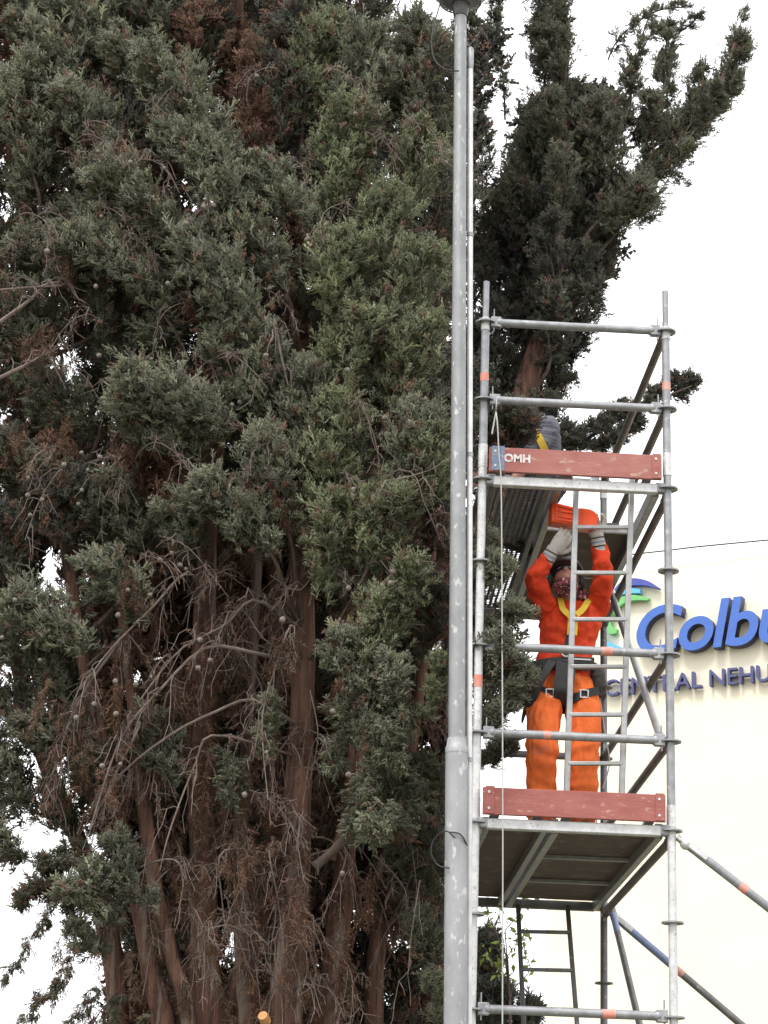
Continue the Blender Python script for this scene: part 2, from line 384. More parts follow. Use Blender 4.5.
def ledger(p, q, m, z, axis, bands=(), name='ledger', r=RT):
    p, q = np.array([p[0], p[1], z+.005]), np.array([q[0], q[1], z+.005]); d = (q-p)/np.linalg.norm(q-p)
    t = MB(); t.tube([p+d*.075, q-d*.075], r, 16); o = t.build(name, m, scf)
    for e, s in ((p, 1), (q, -1)):
        h = MB(); c = e+d*s*.062
        h.bar(e+d*s*.032, e+d*s*.092, .042, .066)
        h.ball(e+d*s*.085, .03, 10, 6); h.build('wedge_head', M['galv'] if m is not M['galv_brown'] else m, o, True, .004)
        w = MB(); w.bar(e+d*s*.05+np.array([0, 0, -.06]), e+d*s*.05+np.array([0, 0, .085]), .006, .022, up=np.cross(d, (0, 0, 1)))
        w.build('wedge', M['galv'], o, False)
    for (a, bb) in bands:
        k = MB(); L = np.linalg.norm(q-p); k.tube([p+d*a*L, p+d*bb*L], r+.0012, 16, False); k.build('tape_band', M['tape'], o)
    return o
A_, B_, C_, E_ = (0, 0), (W, 0), (0, D), (W, D)
ledger(A_, B_, M['galv'], 7.0, 0); ledger(A_, B_, M['galv'], 6.5, 0)
ledger(A_, B_, M['galv'], 5.0, 0, [(.64, .70)]); ledger(A_, B_, M['galv'], 4.5, 0, [(.34, .38)])
ledger(A_, B_, M['galv'], 3.0, 0, [(.645, .71)])
ledger(A_, B_, M['galv'], 1.0, 0)
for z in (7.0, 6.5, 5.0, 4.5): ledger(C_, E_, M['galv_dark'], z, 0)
for z in (7.0, 6.5, 5.0, 4.5): ledger(B_, E_, M['galv_brown'], z, 1, [(.8, .83)] if z == 6.5 else ())
for z in (5.0, 4.5): ledger(A_, C_, M['galv_brown'], z, 1)
for z in (6.0, 4.0): ledger(B_, E_, M['galv_brown'], z-.05, 1, name='deck_side_ledger'); ledger(A_, C_, M['galv_brown'], z-.05, 1, name='deck_side_ledger')
for z in (1.0,): ledger(B_, E_, M['galv_dark'], z, 1); ledger(A_, C_, M['galv_dark'], z, 1); ledger(C_, E_, M['galv_dark'], z, 0)
def brace(p, q, m, band=None, top=None):
    p, q = np.array(p, float), np.array(q, float); d = (q-p)/np.linalg.norm(q-p); t = MB(); t.tube([p+d*.05, q-d*.05], .0212, 14)
    o = t.build('diagonal_brace', m, scf)
    for e, s in ((p, 1), (q, -1)):
        h = MB(); h.bar(e+d*s*.0, e+d*s*.11, .016, .05, up=(1, 0, 0)); h.build('brace_head', M['galv'], o, False, .004)
    if top: k = MB(); k.tube([p+d*.11, p+d*top], .0222, 14, False); k.build('painted_end', M['blue_tube'], o)
    if band: k = MB(); k.tube([p+d*band[0], p+d*band[1]], .0226, 14, False); k.build('tape_band', M['tape'], o)
brace((W-.05, D, 6.5), (W-.05, 0, 4.5), M['alu'])
brace((W+.05, D, 4.0), (W+.05, 0, 2.0), M['galv_dark'], top=.35)
def outrigger(p, q, band, top=None):
    p, q = np.array(p, float), np.array(q, float); d = (q-p)/np.linalg.norm(q-p)
    t = MB(); t.tube([p+d*.05, q], RT, 14); o = t.build('outrigger', M['galv_dark'] if top else M['galv'], scf)
    c = MB(); c.bar(p+d*.0, p+d*.2, .03, .056, up=(0, 1, 0)); c.ball(p+d*.06, .036, 10, 6); c.build('coupler', M['galv_white'], o, True, .005)
    f = MB(); f.tube([(q[0], q[1], .0), (q[0], q[1], .03)], .06, 14); f.build('foot_pad', M['steel_dark'], o)
    if top: k = MB(); k.tube([p+d*.12, p+d*top], RT+.0012, 14, False); k.build('painted_end', M['blue_tube'], o)
    k = MB(); k.tube([p+d*band[0], p+d*band[1]], RT+.0016, 14, False); k.build('tape_band', M['tape'], o)
outrigger((W+.03, 0, 3.97), (W+5.3, -.15, .03), (.42, .47))
outrigger((W+.03, D, 3.97), (W+4.9, D-.1, .03), (.56, .63), .56)

def toe_board(z, m, name='toe_board'):
    t = MB(); t.box((W/2-.004, -.045, z+.112), (W-.075, .026, .150)); o = t.build(name, m, scf, False, .003)
    for x in (.072, W-.072):
        e = MB(); e.box((x, -.0605, z+.118), (.05, .004, .15)); pl = e.build('end_plate', M['blue_plate'] if (z > 5 and x < .5) else m, o, False)
        for dz in (-.05, .04):
            k = MB(); k.tube([(x-.005, -.0635, z+.12+dz), (x-.005, -.067, z+.12+dz)], .0075, 10); k.build('bolt', M['galv_white'], pl)
    return o
tb = toe_board(6.0, M['red_board_worn']); toe_board(4.0, M['red_board'])
e = MB(); e.box((.085, -.0597, 6.118), (.072, .0035, .151)); e.build('blue_end_patch', M['blue_plate'], tb, False)
me = text_mesh('OMH', .066, 0, .003, .0008, space=1.02)
for v in me.vertices: v.co = Vector((v.co.x, -v.co.z, v.co.y))
me.materials.clear(); me.materials.append(M['white_paint'])
to = bpy.data.objects.new('painted_letters', me); COL.objects.link(to); to.parent = tb; to.location = (.118, -.0596, 6.10)

def deck_common(z):
    # transom the deck hooks over, front and rear
    for y, m in ((0, M['galv_white']), (D, M['galv_dark'])):
        t = MB(); t.box((W/2, y, z-.005), (W-.12, .05, .058)); o = t.build('deck_transom', m, scf, True, .006)
        for x in (.045, W-.045):
            h = MB(); h.box((x, y, z), (.06, .05, .062)); h.build('transom_head', M['galv'], o, True, .01)
def beam(o, x0, z, w=.035, h=.075, m='alu', y0=.04, y1=D-.04):
    t = MB(); t.bar((x0, y0, z), (x0, y1, z), w, h); return t.build('side_beam', M[m], o, False, .003)
def claw(o, x, y, z):
    c = MB(); c.box((x, y+(.02 if y < 1 else -.02), z+.045), (.05, .10, .02)); c.build('claw', M['galv'], o, False, .003)
def steel_deck(z, x0, x1, perforated):
    z0 = z+.035
    if perforated:
        # slotted sheet: real holes through the plate
        nx, ny = 9, 70; t = MB(); wx = (x1-x0-.05)/nx; wy = (D-.1)/ny
        for i in range(nx):
            for j in range(ny):
                xa = x0+.025+i*wx; ya = .05+j*wy; off = 0
                hx, hy = wx*.30, wy*.34; cx, cy = xa+wx/2, ya+wy/2
                if j % 2: pass
                V = [(xa, ya), (xa+wx, ya), (xa+wx, ya+wy), (xa, ya+wy)]
                H = [(cx+hx*math.cos(q), cy+hy*math.sin(q)) for q in [math.pi/8*(2*k+1)+math.pi for k in range(8)]]
                vv = [(p[0], p[1], z0) for p in V]+[(p[0], p[1], z0-.004) for p in H]
                ff = [(0, 4+7, 4+0, 4+1)[:4]]
                ff = [(0, 1, 4+2, 4+1, 4+0), (1, 2, 4+4, 4+3, 4+2), (2, 3, 4+6, 4+5, 4+4), (3, 0, 4+0, 4+7, 4+6)]
                t.add(vv, ff)
        o = t.build('steel_deck', M['perf'], scf, False)
    else:
        t = MB(); t.box(((x0+x1)/2, D/2, z0-.006), (x1-x0-.04, D-.1, .012)); o = t.build('plywood_deck', M['ply'], scf, False)
    for x in (x0+.018, x1-.018): beam(o, x, z0-.03, .032, .07, 'perf' if perforated else 'alu')
    for y in (.02, D-.02):
        for x in (x0+.06, x1-.06): claw(o, x, y, z)
def hatch_deck(z, x0, x1, open_):
    z0 = z+.035; ya, yb = (.06, .80)
    t = MB()
    if open_: t.box(((x0+x1)/2, (yb+D-.06)/2, z0-.006), (x1-x0-.07, D-.06-yb, .012))
    else: t.box(((x0+x1)/2, D/2, z0-.006), (x1-x0-.07, D-.12, .012))
    o = t.build('hatch_deck', M['ply'], scf, False)
    for x in (x0+.02, x1-.02): beam(o, x, z0-.03, .04, .085)
    k = [.95, 1.75] if not open_ else [.80, 1.7]
    for y in k:
        b_ = MB(); b_.bar((x0+.04, y, z0-.026), (x1-.04, y, z0-.026), .022, .024); b_.build('cross_bar', M['alu'], o, False, .003)
    if open_:
        h = MB(); h.box((x1-.2, yb-.01, z0+.01), (.16, .04, .02)); h.build('hinge', M['steel_dark'], o, False)
    for y in (.02, D-.02):
        for x in (x0+.08, x1-.08): claw(o, x, y, z)
for z in (6.0, 4.0): deck_common(z)
steel_deck(6.0, .045, .40, True); hatch_deck(6.0, .42, 1.035, True)
steel_deck(4.0, .045, .40, False); hatch_deck(4.0, .42, 1.035, False)

# ------------------------------------------------------------------ ladders
def ladder(label, tl, bl_, tr, br, n, f0, f1, m, w=.034, dd=.02):
    tl, bl_, tr, br = [np.array(q, float) for q in (tl, bl_, tr, br)]
    th = thing('access_ladder', label, 'ladder', tuple((bl_+br)/2))
    for a, b_ in ((tl, bl_), (tr, br)):
        t = MB(); t.bar(a, b_, w, dd, up=(0, 1, 0)); t.build('stile', m, th, True, .005)
        c = MB(); d = (b_-a)/np.linalg.norm(b_-a); c.bar(b_+d*.001, b_+d*.03, w+.006, dd+.006, up=(0, 1, 0)); c.build('stile_cap', M['steel_dark'], th, False)
    for i in range(n):
        f = f0+(f1-f0)*i/(n-1); p, q = tl+(bl_-tl)*f, tr+(br-tr)*f
        t = MB(); t.bar(p, q, .024, .024); t.build('rung', m, th, True, .005)
    return th
ladder('grey aluminium ladder from the lower deck up through the open hatch',
       px(576.5, 478, .16), px(566, 815, .13), px(632, 478, .16), px(621, 815, .13), 6, .154, .855, M['alu'])
lt, lb, rt, rb = px(518, 905, 2.42), px(525.5, 1060, 1.9), px(567.5, 906, 2.42), px(580, 1060, 1.9)
def ext(a, b, z): return a+(b-a)*((z-a[2])/(b[2]-a[2]))
ladder('weathered ladder hanging under the lower deck at its far end', lt, ext(lt, lb, .35), rt, ext(rt, rb, .35), 13, .0515, .913, M['galv_dark'], .03, .02)

# ------------------------------------------------------------------ lamp post, conduit, rope, cables
def extz(a, b, z): return a+(b-a)*((z-a[2])/(b[2]-a[2]))
pa, pb = px(460.5, 16, -.6), px(455.5, 1020, -.6)
pbase = extz(pa, pb, 0.0)
lp = thing('lamp_post', 'tall speckled grey lamp post rising in front of the cypress', 'lamp post', tuple(pbase))
ps = px(456.7, 748, -.6)
t = MB(); t.tube([pbase, ps], .059, 24); lo = t.build('lower_pole', M['pole_low'], lp)
t = MB(); t.tube([ps+(pa-pb)/np.linalg.norm(pa-pb)*.0, pa], [.0455, .036], 24); t.build('upper_pole', M['pole'], lp)
ud = (pa-pb)/np.linalg.norm(pa-pb)
t = MB(); t.tube([ps-ud*.03, ps+ud*.0, ps+ud*.012, ps+ud*.05], [.0605, .0605, .053, .050], 24); t.build('collar', M['pole_low'], lp)
t = MB(); t.tube([pbase, pbase+ud*.02], .16, 20); t.build('base_plate', M['steel_dark'], lp)
hd = pa+ud*.15
t = MB(); t.tube([hd-ud*.005, hd+ud*.012, hd+ud*.05, hd+ud*.08], [.15, .17, .165, .07], 28); lh = t.build('lamp_head', M['galv'], lp)
t = MB(); t.tube([pa-ud*.005, pa+ud*.05], [.042, .05], 20); t.tube([pa+ud*.05, pa+ud*.19], .05, 20); t.build('lamp_neck', M['steel_dark'], lh)
for i in range(28):
    a = 2*math.pi*i/28; e = np.array([math.cos(a), math.sin(a), 0])
    f = MB(); f.add([hd-ud*.006+e*.05-np.cross(ud, e)*.003, hd-ud*.006+e*.15-np.cross(ud, e)*.003, hd-ud*.05+e*.125-np.cross(ud, e)*.003, hd-ud*.07+e*.055-np.cross(ud, e)*.003,
                   hd-ud*.006+e*.05+np.cross(ud, e)*.003, hd-ud*.006+e*.15+np.cross(ud, e)*.003, hd-ud*.05+e*.125+np.cross(ud, e)*.003, hd-ud*.07+e*.055+np.cross(ud, e)*.003],
                  [(0, 1, 2, 3), (7, 6, 5, 4), (0, 4, 5, 1), (1, 5, 6, 2), (2, 6, 7, 3), (3, 7, 4, 0)])
    f.build('cooling_fin', M['galv'], lh, False)
t = MB(); t.ring(hd-ud*.052, ud, .124, .005, 28); t.build('fin_ring', M['galv'], lh)
pts = arcp([px(440, 4, -.6), px(432, 35, -.62), px(434, 58, -.62), px(445, 69, -.65), px(459, 71, -.66)], 24)
t = MB(); t.tube(pts, .0045, 6); t.build('feed_cable', M['black_cable'], lp)
t = MB()
pts = [px(433+0*1, 0, -.6)]
pts = arcp([px(455, 838, -.68), px(446, 831, -.68), px(435, 838, -.64), px(431, 852, -.62), px(438, 865, -.62), px(449, 868, -.66)], 30); t.tube(pts, .004, 6)
pts = arcp([px(450, 832, -.665), px(460, 834, -.672), px(466, 843, -.64), px(467, 850, -.58)], 16); t.tube(pts, .004, 6)
t.build('wire_loop', M['black_cable'], lp)
ca, cb = px(470.3, 62, -.56), px(468.8, 1020, -.56); cbz = extz(ca, cb, 0)
cd = thing('conduit_mast', 'thin pale steel pipe standing beside the lamp post', 'pipe', tuple(cbz))
t = MB(); t.tube([cbz, ca], .0165, 16); t.build('pipe', M['conduit'], cd)
cu_ = (ca-cb)/np.linalg.norm(ca-cb)
t = MB(); t.tube([ca-cu_*.06, ca-cu_*.02, ca, ca+cu_*.085, ca+cu_*.1], [.016, .019, .021, .021, .012], 16); t.build('cap', M['galv'], cd)
for yy in (235, 455, 760):
    q = px(470.3-(yy-62)*1.5/958, yy, -.56); t = MB(); t.tube([q-cu_*.012, q+cu_*.012], .0195, 16); t.build('clip', M['galv'], cd)
rp = MB()
q0 = px(496, 412, -.055); pts = [q0]+[px(x, y, -.085) for x, y in ((497.5, 425), (499, 455), (501, 480), (501.8, 560), (502.4, 700), (502.8, 830), (502.6, 940), (502.4, 1040))]
pts.append(extz(pts[-2], pts[-1], .3)); rp.tube(arcp(pts, 60), .0039, 7)
rp.tube([px(496, 412, -.055), px(494.5, 420, -.06), px(492, 434, -.06)], .0046, 7)
rp.ring(px(496, 405, 0), (1, 0, 0), .033, .005, 16)
tag(rp.build('hoist_rope', M['rope']), 'thin pale rope hanging straight down from the upper guard rail', 'rope')
oc = MB(); pts = [px(330, 588, 9.0), px(640, 553.5, 9.0), px(768, 540, 9.0), px(1300, 492, 9.0)]
oc.tube(arcp(pts, 30), .009, 6); tag(oc.build('overhead_cable', M['galv_brown']), 'thin dark overhead cable crossing the white sky above the sign', 'cable')

# ------------------------------------------------------------------ people
def limb(mb, pts, rs, n=14): mb.tube(pts, rs, n)
def smoothpath(ps, rs, k=18):
    P = np.array(ps, float); t = np.linspace(0, len(P)-1, k); out, ro = [], []
    for v in t:
        i = min(int(v), len(P)-2); f = v-i
        p0, p1, p2, p3 = P[max(i-1, 0)], P[i], P[i+1], P[min(i+2, len(P)-1)]
        out.append(.5*((2*p1)+(-p0+p2)*f+(2*p0-5*p1+4*p2-p3)*f*f+(-p0+3*p1-3*p2+p3)*f**3)); ro.append(rs[i]*(1-f)+rs[i+1]*f)
    return out, ro
def chain(mb, ps, rs, k=18, n=14):
    a, b = smoothpath(ps, rs, k); mb.tube(a, b, n)
    for p, r in ((a[0], b[0]), (a[-1], b[-1])): mb.ball(p, r*.96, 12, 8)
def basis(x, z):
    x = np.array(x, float); x /= np.linalg.norm(x); z = np.array(z, float); z -= x*(x@z); z /= np.linalg.norm(z)
    return x, np.cross(z, x), z
def hand_shape(mb, wrist, xd, zd, thumb, curl, scale=1.0, th=1.0):
    """palm + five bent fingers: x along the hand, fingers curl toward +z, thumb on side y*thumb"""
    x, y, z = basis(xd, zd); w = np.array(wrist, float); s = scale
    P = lambda a, b, c: w+(x*a+y*b+z*c)*s
    mb.loft([(P(-.03, 0, 0), y*.029*s, z*.022*s*th), (P(.0, 0, 0), y*.030*s, z*.021*s*th), (P(.035, thumb*.003, 0), y*.042*s, z*.020*s*th), (P(.075, 0, 0), y*.046*s, z*.017*s*th),
             (P(.1, 0, 0), y*.043*s, z*.013*s*th)], 18)
    L = [.072, .082, .076, .06]
    for i, off in enumerate((.033, .011, -.011, -.032)):
        p = P(.082, off*thumb, 0); ang = 0.08+.1*i*.3; d0 = x; pts = [p]; rs = [.0108*s*th]
        for k, (f, c) in enumerate(((.45, curl[0]), (.32, curl[1]), (.24, curl[2]))):
            ang += c; dirv = x*math.cos(ang)+z*math.sin(ang)+y*(off*thumb*1.2)
            p = p+dirv/np.linalg.norm(dirv)*L[i]*f*s*1.05; pts.append(p); rs.append((.0102, .0092, .0078)[k]*s*th)
        chain(mb, pts, rs, 12, 10)
    pts = [P(.02, thumb*.03, .006), P(.048, thumb*.058, .018), P(.074, thumb*.068, .032), P(.093, thumb*.062, .046)]
    chain(mb, pts, [.0165*s*th, .0135*s*th, .0115*s*th, .009*s*th], 12, 10)
def head_shape(mb, c, Mx, s=1.0):
    """Mx: 3x3 with columns right, forward(face), up"""
    T = lambda x, y, z: np.asarray(c)+Mx@np.array([x, y, z])*s
    Rt, Fw, Up = Mx[:, 0]*s, Mx[:, 1]*s, Mx[:, 2]*s
    prof = [(-.112, .028, .022, .055), (-.100, .040, .035, .045), (-.075, .056, .058, .028), (-.045, .066, .078, .012), (-.01, .072, .090, .0), (.03, .076, .098, -.006), (.065, .073, .095, -.010),
            (.095, .058, .076, -.012), (.115, .034, .045, -.012), (.121, .012, .016, -.012)]
    mb.loft([(T(0, dy, z), Rt*a, Fw*b) for z, a, b, dy in prof], 20)
    mb.loft([(T(0, .083, .018), Rt*.010, Fw*.012), (T(0, .096, -.008), Rt*.013, Fw*.013), (T(0, .106, -.026), Rt*.019, Fw*.013), (T(0, .094, -.034), Rt*.014, Fw*.012)], 10)   # nose
    for sx in (-1, 1): mb.ball(T(sx*.077, -.008, -.012), .03*s, 10, 7, (.35, .7, 1))                                                       # ears
    for dz in (-.058, -.068): mb.loft([(T(-.024, .083-.004, dz), Up*.006, Fw*.008), (T(0, .090, dz), Up*.007, Fw*.010), (T(.024, .083-.004, dz), Up*.006, Fw*.008)], 8)       # lips
    for sx in (-1, 1): mb.ball(T(sx*.031, .078, .012), .0125*s, 8, 6); mb.loft([(T(sx*.012, .091, .027), Up*.006, Fw*.006), (T(sx*.052, .078, .027), Up*.006, Fw*.006)], 8)

# the worker standing on the lower deck, arms raised to the open hatch
wk = thing('person', 'worker in orange-red jacket and orange trousers standing with both arms raised', 'person', (.55, .55, 4.035))
ZF = 4.04
ankL, ankR = px(541, 826, .52), px(583, 828, .52); ankL[2] = ankR[2] = ZF+.09
kneeL, kneeR = px(542, 752, .42), px(583.5, 754, .46)
hipL, hipR = px(547, 690, .58), px(581, 691, .58)
pel, wai, che, shb = px(563.5, 684, .58), px(564.5, 662, .58), px(570, 625, .56), px(573, 603, .56)
shL, shR = px(549, 613, .55), px(596, 610, .57)
elL, elR = px(536, 580, .33), px(604, 574, .38)
wrL, wrR = px(551.5, 552, .26), px(597.5, 538, .33)
neck, headc = px(572, 600, .52), px(566.5, 577, .45)
hf = np.array([-.14, -.88, .34]); hf /= np.linalg.norm(hf)                 # looking up at the hatch
hr = np.cross(hf, (0, 0, 1)); hr /= np.linalg.norm(hr); hu = np.cross(hr, hf); HM = np.stack([hr, hf, hu], 1)
X1, Y1 = np.array([1., 0, 0]), np.array([0, 1., 0])
def torso(mb, k=1.0, low=-.02):
    mb.loft([(pel+[0, 0, low-.06], X1*.155*k, Y1*.115*k), (pel+[0, 0, low], X1*.172*k, Y1*.122*k), (wai, X1*.148*k, Y1*.108*k), ((wai+che)/2, X1*.158*k, Y1*.112*k), (che, X1*.178*k, Y1*.125*k),
             ((che*1.1+shb*.9)/2+[0, 0, .02], X1*.18*k, Y1*.112*k), (shb+[0, 0, -.01], X1*.135*k, Y1*.085*k), (shb+[0, 0, .035], X1*.07*k, Y1*.065*k)], 22)
b = MB(); torso(b, .80); head_shape(b, headc, HM, .97); chain(b, [shb, neck, headc+hu*-.05-hf*.02], [.062, .058, .056], 8)
for (s_, e_, w_) in ((shL, elL, wrL), (shR, elR, wrR)): chain(b, [s_, e_, w_], [.044, .035, .027])
for (h_, k_, a_) in ((hipL, kneeL, ankL), (hipR, kneeR, ankR)): chain(b, [h_, k_, a_+[0, 0, 0]], [.082, .056, .042])
soft(b, 'body', M['skin'], wk, .008, 3)
j = MB(); torso(j, 1.0, .05); j.loft([(wai+[0, 0, -.045], X1*.164, Y1*.122), (wai+[0, 0, -.01], X1*.166, Y1*.124), (wai+[0, 0, .05], X1*.152, Y1*.112)], 20)
for (s_, e_, w_, c_) in ((shL, elL, wrL, -1), (shR, elR, wrR, 1)):
    chain(j, [(s_*.6+shb*.4)+[0, 0, -.05], s_, e_, (e_*.4+w_*.6), e_*.22+w_*.78], [.076, .071, .055, .043, .039], 24)
j.tube([shb+[0, -.01, .0], shb+[0, -.02, .055]], [.085, .068], 16)
soft(j, 'jacket', M['jacket'], wk, .007, 2, fold=.0115, fscale=9, fstretch=(1, 1, .8), seed=2,
     bands=[(tuple(elL), .16, .011, 75, (0, .3, .9)), (tuple(elR), .16, .011, 75, (0, .3, .9)), (tuple(shL), .15, .012, 60, (.7, 0, .7)), (tuple(shR), .15, .012, 60, (-.7, 0, .7)),
            (tuple(wai+[0, -.1, .05]), .17, .012, 60, (.25, 0, 1))])
t = MB()
t.loft([(pel+[0, 0, -.09], X1*.15, Y1*.125), (pel+[0, 0, -.03], X1*.185, Y1*.135), (wai+[0, 0, -.04], X1*.160, Y1*.118), (wai+[0, 0, -.005], X1*.138, Y1*.098)], 22)
for (h_, k_, a_, sx) in ((hipL, kneeL, ankL, -1), (hipR, kneeR, ankR, 1)):
    chain(t, [h_+[0, 0, .02], h_*.5+k_*.5+[sx*.006, 0, 0], k_, k_*.45+a_*.55, a_+[0, 0, .035]], [.104, .098, .085, .083, .080], 26, 18)
soft(t, 'trousers', M['trouser'], wk, .008, 2, fold=.0095, fscale=8, fstretch=(1.3, 1.3, .55), seed=5,
     bands=[(tuple(kneeL), .17, .012, 62, (.3, 0, 1)), (tuple(kneeR), .17, .012, 62, (-.3, 0, 1)), (tuple(ankL+[0, 0, .1]), .2, .013, 75, (.15, 0, 1)), (tuple(ankR+[0, 0, .1]), .2, .013, 75, (-.15, 0, 1)),
            (tuple(pel+[0, -.1, -.1]), .2, .009, 60, (.5, 0, .8))])
for a_, sx in ((ankL, -1), (ankR, 1)):
    bt = MB(); f = np.array([sx*.18, -1, 0]); f /= np.linalg.norm(f); sd_ = np.array([-f[1], f[0], 0]); u3 = np.array([0, 0, 1.])
    bt.loft([(a_-f*.07+u3*-.05, sd_*.04, u3*.045), (a_-f*.02+u3*-.035, sd_*.05, u3*.062), (a_+f*.06+u3*-.045, sd_*.05, u3*.05), (a_+f*.13+u3*-.057, sd_*.052, u3*.037), (a_+f*.19+u3*-.062, sd_*.042, u3*.028), (a_+f*.215+u3*-.066, sd_*.02, u3*.015)], 16)
    bt.tube([a_+[0, 0, -.03], a_+[0, 0, .12]], [.055, .062], 14)
    soft(bt, 'boot', M['boot'], wk, .008, 2)
gA = MB(); fA = px(567, 534, .24)-wrL; hand_shape(gA, wrL+fA*.08, fA, (.45, .35, .82), 1, (.3, .45, .4), 1.12, 1.15); soft(gA, 'glove', M['glove'], wk, .0035, 2, fold=.001, fscale=30)
hB = px(589, 515, .37); gB = MB(); fB = hB-wrR; hand_shape(gB, wrR+fB*.05, fB+np.array([-.01, .0, .02]), (-.25, -.95, .25), -1, (.8, .8, .5), 1.1, 1.15); soft(gB, 'glove', M['glove'], wk, .0035, 2, fold=.001, fscale=30)
for e_, w_ in ((elL, wrL), (elR, wrR)):
    d = (w_-e_)/np.linalg.norm(w_-e_); c = MB(); c.tube([w_-d*.08, w_-d*.02, w_+d*.03], [.042, .041, .037], 16); cf = c.build('glove_cuff', M['glove'], wk)
    for q in (-.055, -.03, -.004): c = MB(); c.tube([w_+d*q, w_+d*(q+.008)], .0435-.0035*(q+.04)/.044, 16, False); c.build('cuff_stripe', M['webbing'] if q != -.03 else M['blue_tube'], cf)
# head gear
TH = lambda x, y, z: headc+HM@np.array([x, y, z])
h = MB(); rows = []
for i in range(9):
    th_ = math.pi/2*i/8; rows.append((TH(0, -.012, .018+.118*math.sin(th_)), hr*(.098*math.cos(th_)+.004), hf*(.122*math.cos(th_)+.004)))
h.loft(rows, 28); h.loft([(TH(0, .01, .024), hr*.0985, hf*.122), (TH(0, .012, .033), hr*.0975, hf*.119)], 28)
hl = h.build('helmet', M['helmet'], wk)
h = MB(); h.bar(TH(0, -.11, .105), TH(0, .09, .122), .022, .02, up=tuple(hr)); h.build('helmet_ridge', M['helmet'], hl, True, .006)
for sx in (-1, 1):
    h = MB(); h.loft([(TH(sx*.082, -.012, -.02), hf*.036, hu*.048), (TH(sx*.098, -.012, -.02), hf*.040, hu*.052), (TH(sx*.108, -.012, -.02), hf*.030, hu*.04)], 16); h.build('ear_cup', M['webbing'], hl, True, .004)
    h = MB(); h.tube(arcp([TH(sx*.074, .0, .02), TH(sx*.076, .03, -.05), TH(sx*.03, .055, -.118), TH(0, .06, -.124)], 14), .005, 6); h.build('chin_strap', M['webbing'], hl)
gg = MB(); secs = []
for k in range(15):
    a = R(-78+156*k/14); q = np.array([math.sin(a)*.082, math.cos(a)*.104-.012, .012]); nrm = HM@np.array([math.sin(a), math.cos(a), 0]); drop = .012*(1-abs(k-7)/7)*0
    secs.append((TH(*q), hu*(.026-.006*(abs(k-7) < 1)), nrm*.010))
gg.loft(secs, 12); gg.build('goggles', M['goggles'], wk, True)
sc = MB(); sc.loft([(TH(0, .034, -.128), hr*.060, hf*.060), (TH(0, .032, -.105), hr*.066, hf*.070), (TH(0, .030, -.088), hr*.070, hf*.076), (TH(0, .028, -.082), hr*.064, hf*.072)], 22)
sc.loft([(shb+[0, -.03, -.005], X1*.095, Y1*.09), (shb+[0, -.03, .04], X1*.084, Y1*.082), (neck*.5+shb*.5+[0, -.02, .06], X1*.074, Y1*.074), (TH(0, .02, -.10), hr*.066, hf*.068)], 20)
soft(sc, 'face_scarf', M['scarf'], wk, .006, 2, fold=.007, fscale=20, seed=4)
# harness
def strap(pts, w, th, m, name, par, out=None, n=30):
    """flat webbing laid along a path; out gives the outward direction at each point"""
    P = [np.asarray(p, float) for p in pts]; P = arcp(P, n); P = [np.array(p) for p in P]; T = np.gradient(np.array(P), axis=0); V = []
    for p, t_ in zip(P, T):
        o_ = np.asarray(out(p) if callable(out) else out, float); t_ = t_/np.linalg.norm(t_); o_ = o_-t_*(o_@t_); o_ /= np.linalg.norm(o_); sd__ = np.cross(t_, o_)
        V += [p+sd__*w/2, p-sd__*w/2, p-sd__*w/2+o_*th, p+sd__*w/2+o_*th]
    F = []
    for i in range(len(P)-1):
        for k in range(4): F.append((i*4+k, i*4+(k+1) % 4, i*4+4+(k+1) % 4, i*4+4+k))
    F += [(0, 1, 2, 3), tuple(len(V)-4+k for k in (3, 2, 1, 0))]
    mm = MB(); mm.add(V, F); return mm.build(name, M[m], par, False)
cen = lambda p: np.array([p[0]-pel[0], (p[1]-pel[1])*1.3, 0])
def ellip(c, a, b_, zf=lambda t: 0, n=26, t0=0, t1=2*math.pi): return [c+np.array([a*math.cos(t), b_*math.sin(t), zf(t)]) for t in np.linspace(t0, t1, n)]
hz = wai+[0, 0, -.045]
hb = strap(ellip(hz, .196, .147), .052, .008, 'webbing', 'harness_belt', wk, cen, 60)
strap(ellip(hz+[0, 0, -.006], .20, .151, t0=-2.2, t1=-.9), .07, .007, 'webbing', 'belt_pad', hb, cen, 20)
t = MB(); t.box(hz+[.075, -.158, .012], (.16, .012, .045)); t.build('front_panel', M['webbing'], hb, True, .004)
t = MB(); t.box(hz+[.085, -.167, .018], (.10, .004, .008)); t.build('belt_label', M['galv_white'], hb, False)
FY = np.array([0, -1., 0])
strap([shb+[-.085, -.075, .0], che+[-.06, -.135, .055], che+[-.015, -.152, .0], che+[-.008, -.152, -.05]], .036, .008, 'yellow', 'chest_strap', wk, FY)
strap([shb+[.085, -.075, .0], che+[.055, -.135, .055], che+[.005, -.155, .0], che+[.0, -.155, -.06]], .036, .008, 'yellow', 'chest_strap', wk, FY)
strap([che+[-.006, -.158, -.03], (che+wai)/2+[-.008, -.150, 0], wai+[-.01, -.147, .02], hz+[-.012, -.16, 0]], .038, .008, 'webbing', 'centre_strap', wk, FY)
strap([che+[-.004, -.160, .02], che+[-.006, -.163, -.04], che+[-.008, -.158, -.11]], .058, .009, 'yellow', 'chest_pad', wk, FY, 12)
t = MB(); t.ring(che+[-.004, -.178, -.005], (0, -1, .15), .028, .005, 18); t.build('d_ring', M['yellow'], wk)
t = MB(); t.ring(wai+[-.012, -.165, .01], (0, -1, .2), .026, .005, 18); t.build('d_ring', M['galv_white'], wk)
